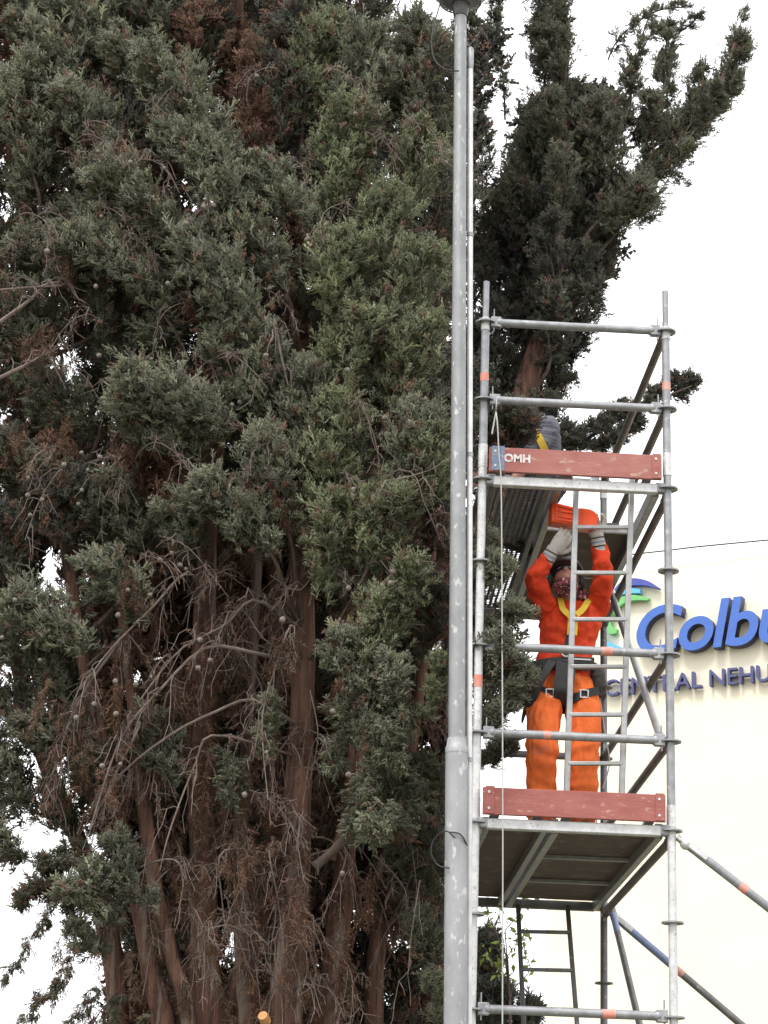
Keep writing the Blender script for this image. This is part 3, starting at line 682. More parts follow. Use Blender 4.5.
strap([hz+[-.01, -.155, 0], pel+[-.016, -.163, -.03], pel+[-.02, -.16, -.09], pel+[-.02, -.11, -.135]], .115, .010, 'webbing', 'crotch_strap', wk, FY)
for h_, sx in ((hipL, -1), (hipR, 1)):
    c = h_+[0, 0, -.055]; o_ = lambda p, c=c: np.array([p[0]-c[0], p[1]-c[1], 0])
    ls = strap([c+np.array([.125*math.cos(t_), .130*math.sin(t_), .05*sx*math.cos(t_)]) for t_ in np.linspace(0, 2*math.pi, 22)], .048, .008, 'webbing', 'leg_strap', wk, o_, 50)
    t = MB(); bx = c+[0, -.139, .0]
    t.box(bx+[-.022, -.004, 0], (.008, .01, .05)); t.box(bx+[.022, -.004, 0], (.008, .01, .05)); t.box(bx+[0, -.004, .022], (.037, .01, .008)); t.box(bx+[0, -.004, -.022], (.037, .01, .008))
    t.build('buckle', M['galv_white'], ls, True, .002)
for sx, dx in ((-1, -.205), (1, .20)):
    for q in range(3 if sx < 0 else 2):
        t = MB(); c = hz+[dx*.94+sx*.010*q, -.05+.05*q, -.075-.03*q]; t.loft([(c+[0, 0, .075], X1*.038, Y1*.045), (c+[0, 0, .03], X1*.05, Y1*.055), (c+[0, 0, -.05], X1*.047, Y1*.052), (c+[0, 0, -.09], X1*.03, Y1*.035)], 14)
        soft(t, 'tool_pouch', M['leather'], wk, .008, 1, fold=.006, fscale=18, seed=q+sx)
strap([hz+[-.09, -.155, .0], pel+[-.15, -.165, -.03], pel+[-.185, -.13, -.12], pel+[-.22, -.05, -.17], pel+[-.235, .02, -.23]], .05, .01, 'webbing', 'lanyard', wk, cen)
strap([hz+[.19, -.06, .0], hz+[.215, -.07, -.08], hz+[.20, -.08, -.17], hz+[.195, -.05, -.10]], .018, .006, 'webbing', 'lanyard', wk, cen)
t = MB(); t.tube(arcp([hz+[.2, -.02, -.12], kneeR+[.13, .0, .1], kneeR+[.15, .0, -.05], kneeR+[.11, -.01, -.2]], 20), .004, 6); t.build('cord', M['galv'], wk)

# orange tool case in his hands
cl_, cr_ = px(550, 515, .27), px(597, 521, .30)
tc_ = thing('tool_case', 'bright orange plastic tool case held up under the open hatch', 'case', tuple((cl_+cr_)/2))
cx_ = (cr_-cl_); LX = np.linalg.norm(cx_); cx_ /= LX; cy_ = np.array([0, 1., 0])-cx_*cx_[1]; cy_ /= np.linalg.norm(cy_); cz_ = np.cross(cx_, cy_)
C4 = Matrix(((cx_[0], cz_[0], -cy_[0], cl_[0]), (cx_[1], cz_[1], -cy_[1], cl_[1]), (cx_[2], cz_[2], -cy_[2], cl_[2]), (0, 0, 0, 1)))
prof = [(0, -.058), (LX-.055, -.066), (LX-.02, -.06), (LX-.004, -.04), (LX, -.005), (LX-.008, .022), (LX-.03, .044), (LX-.06, .053), (LX*.55, .050), (0, .068)]
t = MB(); t.prism(prof, .1, C4 @ Matrix.Translation((0, 0, -.05))); cs = t.build('shell', M['case'], tc_, True, .008)
def rim(poly, w, z0, z1):
    mm = MB(); k = len(poly); c = np.mean(np.array(poly), 0); V = []
    for z in (z0, z1):
        for p in poly: V.append(C4 @ Vector((*p, z)))
        for p in poly: q = np.array(p)+(c-np.array(p))/np.linalg.norm(c-np.array(p))*w; V.append(C4 @ Vector((*q, z)))
    F = []
    for i in range(k):
        j_ = (i+1) % k; F += [(2*k+i, 2*k+j_, 3*k+j_, 3*k+i), (i, j_, 2*k+j_, 2*k+i), (k+i, 3*k+i, 3*k+j_, k+j_)]
    mm.add([tuple(v) for v in V], F); return mm
rim([(.018, -.046), (.018, .052), (LX*.5, .040), (LX*.5, -.049)], .014, .0495, .0575).build('raised_rim', M['case'], tc_, True, .002)
for yy in (-.022, .012): t = MB(); t.prism([(.035, yy-.004), (LX*.46, yy-.005), (LX*.46, yy+.003), (.035, yy+.004)], .006, C4 @ Matrix.Translation((0, 0, .0495))); t.build('rib', M['case'], tc_, True, .0015)
t = MB(); t.prism([(LX*.62, .050), (LX*.62, .062), (LX*.74, .064), (LX*.74, .051)], .04, C4 @ Matrix.Translation((0, 0, -.02))); t.build('latch', M['steel_dark'], tc_, True, .003)

# the second worker, kneeling on the upper deck and bending toward the tree
p2 = thing('person', 'worker in grey striped shirt kneeling on the upper deck behind the red board', 'person', (.42, 1.1, 6.035))
Z2 = 6.035
hip2 = np.array([.47, 1.30, Z2+.44]); che2 = np.array([.41, 1.14, Z2+.715]); sh2 = np.array([.33, 1.04, Z2+.75]); hd2 = np.array([.18, .92, Z2+.53])
ax2 = (sh2-hip2)/np.linalg.norm(sh2-hip2); lat = np.cross(ax2, (0, 0, 1)); lat /= np.linalg.norm(lat); nor = np.cross(lat, ax2)
def tor2(mb, k): mb.loft([(hip2-ax2*.05, lat*.15*k, nor*.11*k), (hip2+ax2*.08, lat*.155*k, nor*.115*k), (che2-ax2*.08, lat*.165*k, nor*.12*k), (che2+ax2*.05, lat*.18*k, nor*.115*k), (sh2, lat*.15*k, nor*.085*k), (sh2+ax2*.05, lat*.08*k, nor*.06*k)], 20)
shA, shB = sh2+lat*.17-ax2*.02, sh2-lat*.17-ax2*.02
elA, elB = shA+np.array([-.05, -.10, -.24]), shB+np.array([-.10, -.03, -.25])
wrA, wrB = elA+np.array([-.12, -.02, -.18]), elB+np.array([-.12, -.02, -.16])
hpA, hpB = hip2+lat*.1, hip2-lat*.1
knA, knB = np.array([hpA[0]-.16, hpA[1]-.16, Z2+.075]), np.array([hpB[0]-.22, hpB[1]-.12, Z2+.075])
anA, anB = knA+np.array([.28, .26, .0]), knB+np.array([.28, .24, .0])
hf2 = np.array([-.75, -.35, -.55]); hf2 /= np.linalg.norm(hf2); hr2 = np.cross(hf2, (0, 0, 1)); hr2 /= np.linalg.norm(hr2); hu2 = np.cross(hr2, hf2); HM2 = np.stack([hr2, hf2, hu2], 1)
b = MB(); tor2(b, .93); head_shape(b, hd2, HM2, .97); chain(b, [sh2, sh2*.5+hd2*.5, hd2-hu2*.05], [.06, .056, .055], 8)
for s_, e_, w_ in ((shA, elA, wrA), (shB, elB, wrB)):
    chain(b, [s_, e_, w_], [.048, .04, .028]); hand_shape(b, w_, w_-e_+np.array([-.05, 0, 0]), (-.3, 0, -1), 1, (.3, .4, .3), 1.0)
for h_, k_, a_ in ((hpA, knA, anA), (hpB, knB, anB)): chain(b, [h_, k_, a_], [.08, .058, .042])
soft(b, 'body', M['skin'], p2, .008, 2)
j = MB(); tor2(j, 1.05)
for s_, e_ in ((shA, elA), (shB, elB)): chain(j, [s_-ax2*.02, s_*.5+e_*.5, s_*.1+e_*.9], [.078, .070, .064], 14)
soft(j, 'shirt', M['stripe'], p2, .009, 3, fold=.008, fscale=9, seed=8)
t = MB(); t.loft([(hip2-ax2*.09, lat*.13, nor*.12), (hip2-ax2*.02, lat*.165, nor*.125), (hip2+ax2*.06, lat*.16, nor*.118)], 18)
for h_, k_, a_ in ((hpA, knA, anA), (hpB, knB, anB)): chain(t, [h_, h_*.5+k_*.5, k_, k_*.5+a_*.5, a_], [.10, .092, .074, .078, .066], 22)
soft(t, 'trousers', M['denim'], p2, .009, 3, fold=.008, fscale=9, seed=9)
for a_ in (anA, anB):
    bt = MB(); f = np.array([.75, .66, 0]); bt.loft([(a_-f*.03, np.array([-.66, .75, 0])*.045, np.array([0, 0, .05])), (a_+f*.06+[0, 0, .0], np.array([-.66, .75, 0])*.048, np.array([0, 0, .055])), (a_+f*.12+[0, 0, -.01], np.array([-.66, .75, 0])*.045, np.array([0, 0, .05])), (a_+f*.15+[0, 0, -.02], np.array([-.66, .75, 0])*.03, np.array([0, 0, .035]))], 14)
    soft(bt, 'boot', M['boot'], p2, .008, 2)
h = MB(); rows = []
for i in range(9):
    th_ = math.pi/2*i/8; rows.append((hd2+HM2@np.array([0, -.012, .018+.113*math.sin(th_)]), hr2*(.093*math.cos(th_)+.004), hf2*(.116*math.cos(th_)+.004)))
h.loft(rows, 24); h.build('helmet', M['helmet'], p2)
sidev = np.array([.15, -.95, .3])
for k in (0, 1):
    pp = px(536, 432, .86) if k == 0 else px(530, 424, .84); qq = px(545, 447, .90) if k == 0 else px(548, 452, .92)
strap([px(533, 430, .86), px(538, 436, .85), px(543.5, 447, .87), px(548, 458, .92)], .046, .008, 'yellow', 'harness_strap', p2, (-.3, -1, .2))
strap([sh2+lat*.1+nor*.1, che2+lat*.09+nor*.128, hip2+lat*.06+nor*.13], .045, .008, 'webbing', 'harness_strap', p2, nor)
strap([sh2-lat*.1+nor*.1, che2-lat*.09+nor*.128, hip2-lat*.06+nor*.13], .045, .008, 'webbing', 'harness_strap', p2, nor)

# ------------------------------------------------------------------ trees
RNG = np.random.default_rng(11)
def nrm(v): return v/(np.linalg.norm(v, axis=-1, keepdims=True)+1e-9)
def make_spray(rng, ntw=9, w=.108, sub=True):
    """one cypress spray, unit long along +x: a bent axis with alternate scaly twiglets"""
    V, F = [], []
    def spike(p, q, w0, w1=.35):
        d = (q-p)/np.linalg.norm(q-p); _, u, v = frame(d); b = len(V)
        for a in (0, 2.094, 4.189): V.append(p+(q-p)*.3*(a > 1)+w0/2*(math.cos(a)*u+math.sin(a)*v))
        V.append(q)
        for k in range(3): F.append((b+k, b+(k+1) % 3, b+3))
    bend = rng.normal(0, .12, 3); ax = lambda t: np.array([t, bend[1]*t*t*1.6, bend[2]*t*t*1.6+.1*t*t])
    spike(ax(0), ax(.6), w*.8); spike(ax(.52), ax(1.), w)
    for i in range(ntw):
        t = .12+.78*i/(ntw-1); s = 1 if i % 2 else -1; L = (.55-.36*t)*rng.uniform(.75, 1.25); a = R(rng.uniform(28, 58)); tw = rng.normal(0, .8)
        d = np.array([math.cos(a), s*math.sin(a)*math.cos(tw), math.sin(a)*math.sin(tw)+.12]); d /= np.linalg.norm(d); p = ax(t)
        spike(p, p+d*L, w)
        if sub and L > .26:
            for k in (.45, .72):
                e = d+np.array([.25, rng.uniform(-.9, .9), rng.uniform(-.6, .8)]); e /= np.linalg.norm(e); spike(p+d*L*k, p+d*L*k+e*L*.42, w*.85)
    return np.array(V), np.array(F)
SPR = [make_spray(np.random.default_rng(i), 9) for i in range(7)]
SPR_FAR = [make_spray(np.random.default_rng(50+i), 6, .22, False) for i in range(5)]
SPR_DEAD = [make_spray(np.random.default_rng(80+i), 7, .06, False) for i in range(5)]

lv = []
for q in range(4):                                # broad leaf: a folded pointed blade
    lv.append((np.array([(0, 0, 0), (.35, .24, .05), (1, 0, -.12+.04*q), (.35, -.24, .05), (.45, 0, -.03)]), np.array([(0, 4, 1), (1, 4, 2), (0, 3, 4), (3, 2, 4)])))
BROAD = lv

DENS = {'n': 1.9, 'f': 2.0, 'b': 1}
class Leaves:
    def __init__(s): s.it = {}
    def add(s, key, P, Dn, S, C):
        s.it.setdefault(key, []).append((P, Dn, S, C))
    def build(s, name, parent, m):
        VV, FF, CC = [], [], []; n0 = 0; org = np.array(WORLD(parent))
        for key, lst in s.it.items():
            T = {'n': SPR, 'f': SPR_FAR, 'd': SPR_DEAD, 'b': BROAD}[key]
            P, Dn, S, C = [np.concatenate([q[i] for q in lst]) for i in range(4)]
            which = RNG.integers(0, len(T), len(P))
            for k, (tv, tf) in enumerate(T):
                ix = np.where(which == k)[0]
                if not len(ix): continue
                x = nrm(Dn[ix]); rnd = RNG.normal(size=x.shape); y = nrm(np.cross(rnd, x)); z = np.cross(x, y)
                v = (tv[None, :, 0, None]*x[:, None]+tv[None, :, 1, None]*y[:, None]+tv[None, :, 2, None]*z[:, None])*S[ix][:, None, None]+P[ix][:, None]
                f = tf[None]+(np.arange(len(ix))*len(tv))[:, None, None]+n0
                VV.append(v.reshape(-1, 3)); FF.append(f.reshape(-1, tf.shape[1])); CC.append(np.repeat(C[ix], len(tv), 0)); n0 += len(ix)*len(tv)
        V = np.concatenate(VV)-org; C = np.concatenate(CC); F = np.concatenate(FF)
        me = bpy.data.meshes.new(name); me.vertices.add(len(V)); me.vertices.foreach_set('co', V.astype(np.float32).ravel())
        k = F.shape[1]; me.loops.add(F.size); me.loops.foreach_set('vertex_index', F.astype(np.int32).ravel())
        me.polygons.add(len(F)); me.polygons.foreach_set('loop_start', np.arange(0, F.size, k, dtype=np.int32))
        try: me.polygons.foreach_set('loop_total', np.full(len(F), k, np.int32))
        except Exception: pass
        me.update(calc_edges=True); me.validate()
        at = me.attributes.new('leaf_tint', 'FLOAT_COLOR', 'POINT'); at.data.foreach_set('color', np.concatenate([C, np.ones((len(C), 1))], 1).astype(np.float32).ravel())
        me.materials.append(m); o = bpy.data.objects.new(name, me); COL.objects.link(o); o.parent = parent
        return o
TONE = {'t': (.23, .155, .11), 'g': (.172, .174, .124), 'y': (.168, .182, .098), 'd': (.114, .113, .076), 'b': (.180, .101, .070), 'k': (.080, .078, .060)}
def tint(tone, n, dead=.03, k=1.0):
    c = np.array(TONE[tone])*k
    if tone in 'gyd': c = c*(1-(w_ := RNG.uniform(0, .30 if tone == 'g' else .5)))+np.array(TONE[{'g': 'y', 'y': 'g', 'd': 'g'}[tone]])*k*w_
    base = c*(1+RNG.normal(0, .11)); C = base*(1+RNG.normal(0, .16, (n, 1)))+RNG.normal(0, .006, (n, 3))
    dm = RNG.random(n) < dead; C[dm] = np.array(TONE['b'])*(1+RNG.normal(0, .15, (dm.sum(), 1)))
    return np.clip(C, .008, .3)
UP = np.array([0, 0, 1.])
def plume(L, p, q, r, tone, tufts=11, per=24, size=.085, key='n', lift=.35, dead=.03, shape=None, k=1.0, hang=0):
    """a feathered branch from p to q: tufts of sprays stand out all round its bent axis"""
    p, q = np.array(p, float), np.array(q, float); ln = np.linalg.norm(q-p); d = (q-p)/ln
    bend = nrm(RNG.normal(size=3)+UP*.8)*ln*.10; ctr = lambda t: p+(q-p)*t+bend*4*t*(1-t)
    n = max(3, int(tufts*DENS[key])); per = per*1.35; out = [ctr(t) for t in (0, .3, .6, .9)]
    for i in range(n):
        t = (i+RNG.random())/n; t = t**.9; c = ctr(t)
        rad = r*(math.sin(math.pi*min(1, .18+t*.75))**.8)*(1 if t < .8 else (1.02-t)/.22*.85+.1)
        a = nrm(np.cross(d, RNG.normal(size=3))); td = nrm(a*.85+d*.75+UP*lift*RNG.uniform(.3, 1.3)); tl = rad*RNG.uniform(.8, 1.25)
        m = int(per*RNG.uniform(.7, 1.3)); s = RNG.random(m)**.65
        P = c+td*(s*tl)[:, None]+RNG.normal(0, .13*tl+.006, (m, 3))
        Dn = nrm(td*.75+d*.25+RNG.normal(0, .55, (m, 3))+UP*(lift-.1-hang))
        S = size*RNG.uniform(.6, 1.25, m)*(1-.25*s)*np.where(RNG.random(m) < .09, 1.55, 1.0)
        L.add(key, P, Dn, S, tint(tone, m, dead, k*RNG.uniform(.88, 1.12)))
    return out
def tuft_dead(L, p, q, n, size=.09):
    p, q = np.array(p), np.array(q); t = RNG.random(n); P = p+(q-p)*t[:, None]+RNG.normal(0, .012, (n, 3))
    Dn = nrm(nrm(q-p)*.5+RNG.normal(0, .5, (n, 3))-UP*.7); L.add('d', P, Dn, size*RNG.uniform(.5, 1.3, n), tint('t' if RNG.random() < .3 else 'b', n, 0, RNG.uniform(.7, 1.2)))
def bez(p, q, sag=0., wob=.05, n=10):
    p, q = np.array(p, float), np.array(q, float); ln = np.linalg.norm(q-p); w1, w2 = RNG.normal(0, wob*ln, 3), RNG.normal(0, wob*ln*.6, 3)
    return [p+(q-p)*t+UP*sag*ln*4*t*(1-t)*-1+w1*math.sin(math.pi*t)+w2*math.sin(2*math.pi*t) for t in np.linspace(0, 1, n)]
def stem(pts, r0, r1, par, m='bark', ground=True, n=14, name='trunk'):
    P = [np.array(p, float) for p in pts]
    if ground and P[0][2] > .02:
        d = P[0]-P[1]; d = d/abs(d[2]); d[:2] *= .35; P = [P[0]+d*P[0][2]*1.0] + P; P[0][2] = -.05
    P = [np.array(a) for a in arcp(P, 46)]; rs = np.linspace(r0, r1, len(P)); rs[:4] *= np.linspace(1.5, 1.0, 4); V = []
    mb = MB(); mb.tube(P, rs, n)
    # fluted bark
    X = mb.V[0]; Cc = np.repeat(np.array(P), n, 0); dv = X-Cc
    w = np.array([noise.noise(Vector((v[0]*9+7, v[1]*9, v[2]*1.6))) for v in X]); mb.V[0] = X+dv*(w*.32)[:, None]
    mb.build(name, M[m], par); return P
def near(P, q, low=.35):
    q = np.array(q); Z = np.array([p[2] for p in P]); i = int(np.argmin(np.abs(Z-(q[2]-low)))); return P[i]

# ---- the big many-stemmed cypress
A = thing('cypress_tree', 'huge shaggy grey-green cypress with many bare red-brown stems, filling the left', 'tree', tuple(np.array([-1.6, 1.4, 0])))
def S_(l, Y): return [px(x, y, Y) for x, y in l]
st = {}
st['m'] = stem(S_([(203, 1075), (205, 930), (200, 760), (207, 560), (222, 300), (235, 60), (240, -250)], 1.35), .10, .045, A)
st['r'] = stem(S_([(284, 1080), (290, 960), (296, 830), (303, 640), (292, 380), (303, 120), (325, -200)], 1.05), .115, .04, A)
st['l'] = stem(S_([(165, 1075), (148, 960), (120, 820), (80, 640), (45, 380), (10, 60)], 1.25), .075, .03, A)
stem(S_([(192, 1075), (172, 960), (155, 885), (138, 760), (120, 600)], 1.15), .06, .03, A)
st['x'] = stem(S_([(322, 1080), (334, 980), (345, 860), (365, 650), (390, 420), (403, 190), (406, 90)], 1.5), .085, .03, A)
stem(S_([(246, 1080), (243, 980), (240, 850), (250, 700), (262, 480)], 1.5), .06, .03, A)
stem(S_([(372, 1080), (376, 960), (400, 820), (428, 600), (434, 380), (437, 170)], 2.1), .07, .025, A)
stem(S_([(225, 1080), (262, 900), (275, 700), (270, 420)], 1.9), .09, .04, A)
stem(S_([(120, 1080), (100, 900), (30, 720), (-20, 480)], 2.1), .08, .04, A)
stem(S_([(314, 868), (338, 846), (360, 822), (377, 797)], .95), .032, .022, A, 'limb', False, 10, 'limb')
stem(S_([(330, 860), (350, 800), (352, 720), (366, 640)], 1.3), .03, .02, A, 'bark', False, 10, 'limb')
L = Leaves(); LB = MB()
FRONT = [  # base, tip, radius in pixels of the photo, distance, tone, density
 (90,140,15,20,44,.75,'g'),(40,200,0,80,44,.7,'g'),(115,215,62,92,40,.6,'g'),(250,205,140,52,40,.5,'g'),(205,150,118,30,34,.7,'g'),(290,300,165,130,42,.45,'g'),(220,270,95,180,42,.5,'g'),
 (335,255,255,165,36,.5,'g'),(180,340,60,240,46,.55,'g'),(125,310,10,250,38,.8,'d'),(270,385,190,235,48,.45,'g'),(245,430,125,372,44,.35,'g'),(290,435,232,330,42,.45,'g'),(205,470,120,405,36,.5,'g'),
 (275,560,205,485,38,.4,'g'),(292,545,258,440,38,.45,'g'),(120,70,60,0,40,.8,'g'),(40,40,-25,-40,44,.8,'g'),(170,60,110,-30,40,.8,'d'),(70,110,30,60,30,.7,'g'),
 (330,70,300,-40,48,.8,'d'),(302,135,335,20,40,.75,'y'),(352,165,372,35,42,.7,'y'),(400,130,415,20,34,.9,'d'),(330,225,352,112,44,.6,'y'),(395,235,420,125,40,.7,'y'),(440,205,448,90,24,.9,'d'),
 (350,305,398,195,44,.55,'y'),(385,345,436,255,40,.5,'y'),(330,355,330,240,44,.5,'y'),(388,425,432,325,42,.45,'y'),(340,435,368,320,44,.45,'y'),(412,525,430,430,32,.35,'y'),(380,505,412,405,38,.4,'y'),
 (330,505,332,400,42,.4,'y'),(360,585,395,495,38,.35,'y'),(320,605,330,500,36,.4,'y'),(390,640,412,565,30,.35,'y'),(352,690,380,598,34,.35,'y'),(362,765,385,665,32,.4,'g'),(385,760,375,835,26,.45,'g'),
 (428,722,440,660,15,.3,'y'),(350,725,345,640,30,.4,'g'),(400,690,392,760,24,.4,'g'),(300,480,300,370,38,.5,'g'),(430,420,425,330,28,.7,'d'),
 (62,355,0,330,36,.9,'d'),(100,430,30,372,36,.9,'d'),(62,525,0,440,38,1.0,'d'),(120,565,62,475,38,1.0,'d'),(92,655,12,598,36,.6,'g'),(150,625,85,568,32,.65,'g'),(62,705,-10,645,38,.8,'d'),(150,560,112,485,34,.8,'d'),
 (110,775,20,725,34,.9,'d'),(60,835,-15,770,30,1.0,'d'),(60,770,-10,700,34,1.0,'d'),(150,915,112,845,22,.6,'d'),(128,925,66,888,21,.6,'g'),(120,900,85,870,16,.65,'d'),(175,790,150,715,26,.9,'d'),(30,860,-20,850,20,.9,'d'),(85,850,40,865,16,.9,'d'),(60,875,20,900,12,.9,'k'),(95,880,70,905,12,.85,'d'),(330,700,335,770,16,.7,'g'),(225,745,228,800,12,.75,'d'),(400,760,402,830,20,.7,'g'),
 (200,560,160,510,28,.6,'g'),(30,620,-20,560,34,.9,'d'),(265,770,272,700,13,.7,'g'),(110,960,70,930,14,.7,'d'),
 (430,840,420,765,28,1.2,'d'),(432,900,425,830,28,1.2,'d'),(446,985,425,915,22,1.0,'d'),(400,905,410,830,26,1.4,'d'),(438,1030,432,975,14,1.0,'g'),(430,660,440,590,22,1.2,'k'),(438,560,446,480,20,1.2,'k'),
 (236,150,222,20,34,1.2,'b'),(268,150,262,40,32,1.2,'b'),(200,100,190,-20,44,1.1,'d'),(150,250,130,160,26,.6,'b'),(245,110,245,60,16,.8,'b'),(262,520,268,480,12,.45,'b'),(95,190,100,150,22,.8,'b'),
 (484,455,508,420,18,.45,'k'),(508,462,533,420,13,.45,'k'),(478,440,500,405,16,.4,'d'),(500,458,520,428,14,.5,'k'),(485,430,515,408,12,.4,'d'),(455,610,500,568,22,.12,'g'),(462,690,508,650,30,.1,'g'),(470,700,518,668,22,.1,'g'),(474,640,522,612,14,.08,'g'),(478,735,498,712,10,.12,'d'),(480,770,510,742,10,.9,'d'),(476,600,492,540,16,.15,'d'),(500,720,515,690,10,.1,'d'),
]
for (x0, y0, x1, y1, r, Y, tone) in FRONT:
    if RNG.random() < {'y': .15}.get(tone, 0): tone = 'y' if tone == 'g' else 'g'
    p, q = px(x0, y0, Y+.10), px(x1, y1, Y-.08); rm = r/168.0
    amt = max(6, int(13*(np.linalg.norm(q-p)/.55)**.7*(rm/.22)**1.0)); pts = plume(L, p, q, rm, tone, amt, 26, .088 if r > 16 else .07, dead=.05 if tone in 'gyd' else .3, lift=.15 if y1 > y0 else .35, hang=.3 if y1 > y0 else 0)
    S = min(st.values(), key=lambda P: np.linalg.norm(near(P, p)-p)); b0 = near(S, p)
    if y0 < 600 and r > 16: LB.tube(arcp([b0, b0*.5+np.array(p)*.5+[0, 0, -.05], p, pts[1], pts[2]], 14), np.linspace(.018, .005, 14), 6)
# middle layer that hides the stems above the bare zone
for yy in range(-60, 600, 66):
    for xx in range(-30, 460, 62):
        x, y = xx+RNG.uniform(-24, 24), yy+RNG.uniform(-24, 24)
        if any(((x-a)**2+(y-b)**2) < c*c for a, b, c in ((8, 210, 26), (60, 388, 30), (112, 462, 26), (425, 10, 55), (50, 590, 14))) or (y > 545 and x > 130): continue
        Y = RNG.uniform(.72, 1.0); u = RNG.random(); u = .5 if (x > 400 and u < .28) else u
        if x > 446: continue
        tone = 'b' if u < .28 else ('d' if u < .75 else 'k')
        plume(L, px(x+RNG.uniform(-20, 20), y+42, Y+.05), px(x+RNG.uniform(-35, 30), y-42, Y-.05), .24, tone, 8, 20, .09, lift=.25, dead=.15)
# inner and far side of the crown, and the parts beyond the frame
def bare(x, y):                                   # the open, leafless region among the stems
    return (y > 560 and 120 < x < 420) or (y > 860) or (y > 640 and x > 420)
for yy in range(-70, 900, 62):
    for xx in range(-50, 470, 58):
        x, y = xx+RNG.uniform(-22, 22), yy+RNG.uniform(-22, 22)
        hole = any(((x-a)**2+(y-b)**2) < c*c for a, b, c in ((8, 210, 30), (60, 388, 38), (112, 462, 32), (140, 690, 45), (50, 590, 16), (425, 20, 48), (385, 150, 18)))
        if bare(x, y) or hole: continue
        Y = RNG.uniform(1.5, 2.7); p = px(x+RNG.uniform(-25, 25), y+45, Y+.1); q = px(x+RNG.uniform(-30, 30), y-50, Y-.15)
        tone = 'b' if (RNG.random() < .22 and x < 420) else 'd'; plume(L, p, q, .27, tone, 10, 20, .10, dead=.15)
for yy in range(-70, 700, 95):
    for xx in range(-40, 470, 80):
        x, y = xx+RNG.uniform(-25, 25), yy+RNG.uniform(-25, 25)
        if any(((x-a)**2+(y-b)**2) < (c*1.3)**2 for a, b, c in ((8, 210, 30), (60, 388, 38), (112, 462, 34), (140, 690, 45), (50, 590, 16), (425, 10, 62))): continue
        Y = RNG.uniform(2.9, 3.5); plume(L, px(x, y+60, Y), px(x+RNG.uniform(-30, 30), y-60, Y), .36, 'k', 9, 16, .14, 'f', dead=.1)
for yy in range(-60, 640, 80):
    for xx in range(-20, 460, 66):
        x, y = xx+RNG.uniform(-25, 25), yy+RNG.uniform(-25, 25)
        if any(((x-a)**2+(y-b)**2) < (c*1.15)**2 for a, b, c in ((8, 210, 30), (60, 388, 34), (112, 462, 30), (140, 690, 45), (50, 590, 16), (430, 10, 66))): continue
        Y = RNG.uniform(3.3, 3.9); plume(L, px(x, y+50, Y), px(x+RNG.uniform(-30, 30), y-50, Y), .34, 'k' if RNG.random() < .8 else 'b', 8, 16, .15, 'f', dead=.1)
for i in range(48):
    x, y = RNG.uniform(85, 270), RNG.uniform(590, 880); Y = RNG.uniform(1.9, 2.8)
    if (x-130)**2+(y-690)**2 < 30**2: continue
    plume(L, px(x, y+40, Y), px(x+RNG.uniform(-20, 20), y-40, Y), .2, 'b' if RNG.random() < .6 else 'k', 8, 18, .11, 'f', dead=.3)
for i in range(170):                              # leafy masses behind the stems
    x, y = RNG.uniform(135, 425), RNG.uniform(560, 1070); Y = RNG.uniform(1.9, 3.2)
    if (x-130)**2+(y-690)**2 < 32**2 or ((x-412)**2+(y-950)**2 < 30**2): continue
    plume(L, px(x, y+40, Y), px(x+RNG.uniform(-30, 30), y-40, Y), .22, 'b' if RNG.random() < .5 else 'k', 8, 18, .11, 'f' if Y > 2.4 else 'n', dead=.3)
for i in range(46):                               # crown above and to the left of the frame
    x, y = (RNG.uniform(-420, 470), RNG.uniform(-420, -80)) if i % 2 else (RNG.uniform(-430, -60), RNG.uniform(-100, 800)); Y = RNG.uniform(.6, 2.8)
    plume(L, px(x, y+60, Y), px(x+RNG.uniform(-40, 40), y-60, Y), .36, 'd', 9, 14, .14, 'f')
# drooping fronds low on the left
for (x0, y0, x1, y1, r) in ((105, 865, 40, 925, 10), (50, 915, 5, 985, 9), (75, 955, 40, 1000, 8), (45, 990, 0, 1040, 10), (100, 985, 55, 1035, 7), (60, 880, 20, 900, 9), (120, 990, 100, 1040, 9), (150, 1010, 120, 1060, 12)):
    plume(L, px(x0, y0, .9), px(x1, y1, .8), r/230, 'd', 9, 7, .055, hang=.8, lift=.0, dead=.15)
crown = L.build('crown', A, M['leaf']); LB.build('limbs', M['limb'], A)

# bare and dead branches among the stems
DB = MB(); DL = Leaves(); CN = []
def dead_branch(pts, r0, n_tw=12, tl=(.10, .28), leaf=3, cones=0, m=DB):
    P = [np.array(a) for a in arcp([np.array(p) for p in pts], 16)]; m.tube(P, np.linspace(r0, r0*.35, 16), 6)
    for i in range(n_tw):
        t = RNG.uniform(.15, 1); k = min(14, int(t*15)); p = P[k]; d0 = nrm(P[min(15, k+1)]-P[k]); ln = RNG.uniform(*tl)
        d = nrm(d0*.6+RNG.normal(0, .5, 3)+np.array([0, -.25, 0])); q = p+d*ln-UP*ln*RNG.uniform(.3, 1.0)
        c = [p, p+d*ln*.4+UP*.02, q]; c = [np.array(a)+RNG.normal(0, .008, 3)*(j > 0) for j, a in enumerate(arcp(c, 7))]; m.tube(c, np.linspace(r0*.38, .0016, 7), 5)
        for u in range(RNG.integers(1, 4)):
            j = RNG.integers(2, 6); e = c[j]+nrm(RNG.normal(0, 1, 3)-UP*.9)*RNG.uniform(.04, .12); m.tube([c[j], (c[j]+e)/2+RNG.normal(0, .006, 3), e], [.0024, .002, .0012], 4)
        if leaf: tuft_dead(DL, c[3], q, int(leaf*RNG.uniform(.3, 1.7)), .07)
        if cones and RNG.random() < cones: CN.append(q+RNG.normal(0, .012, 3))
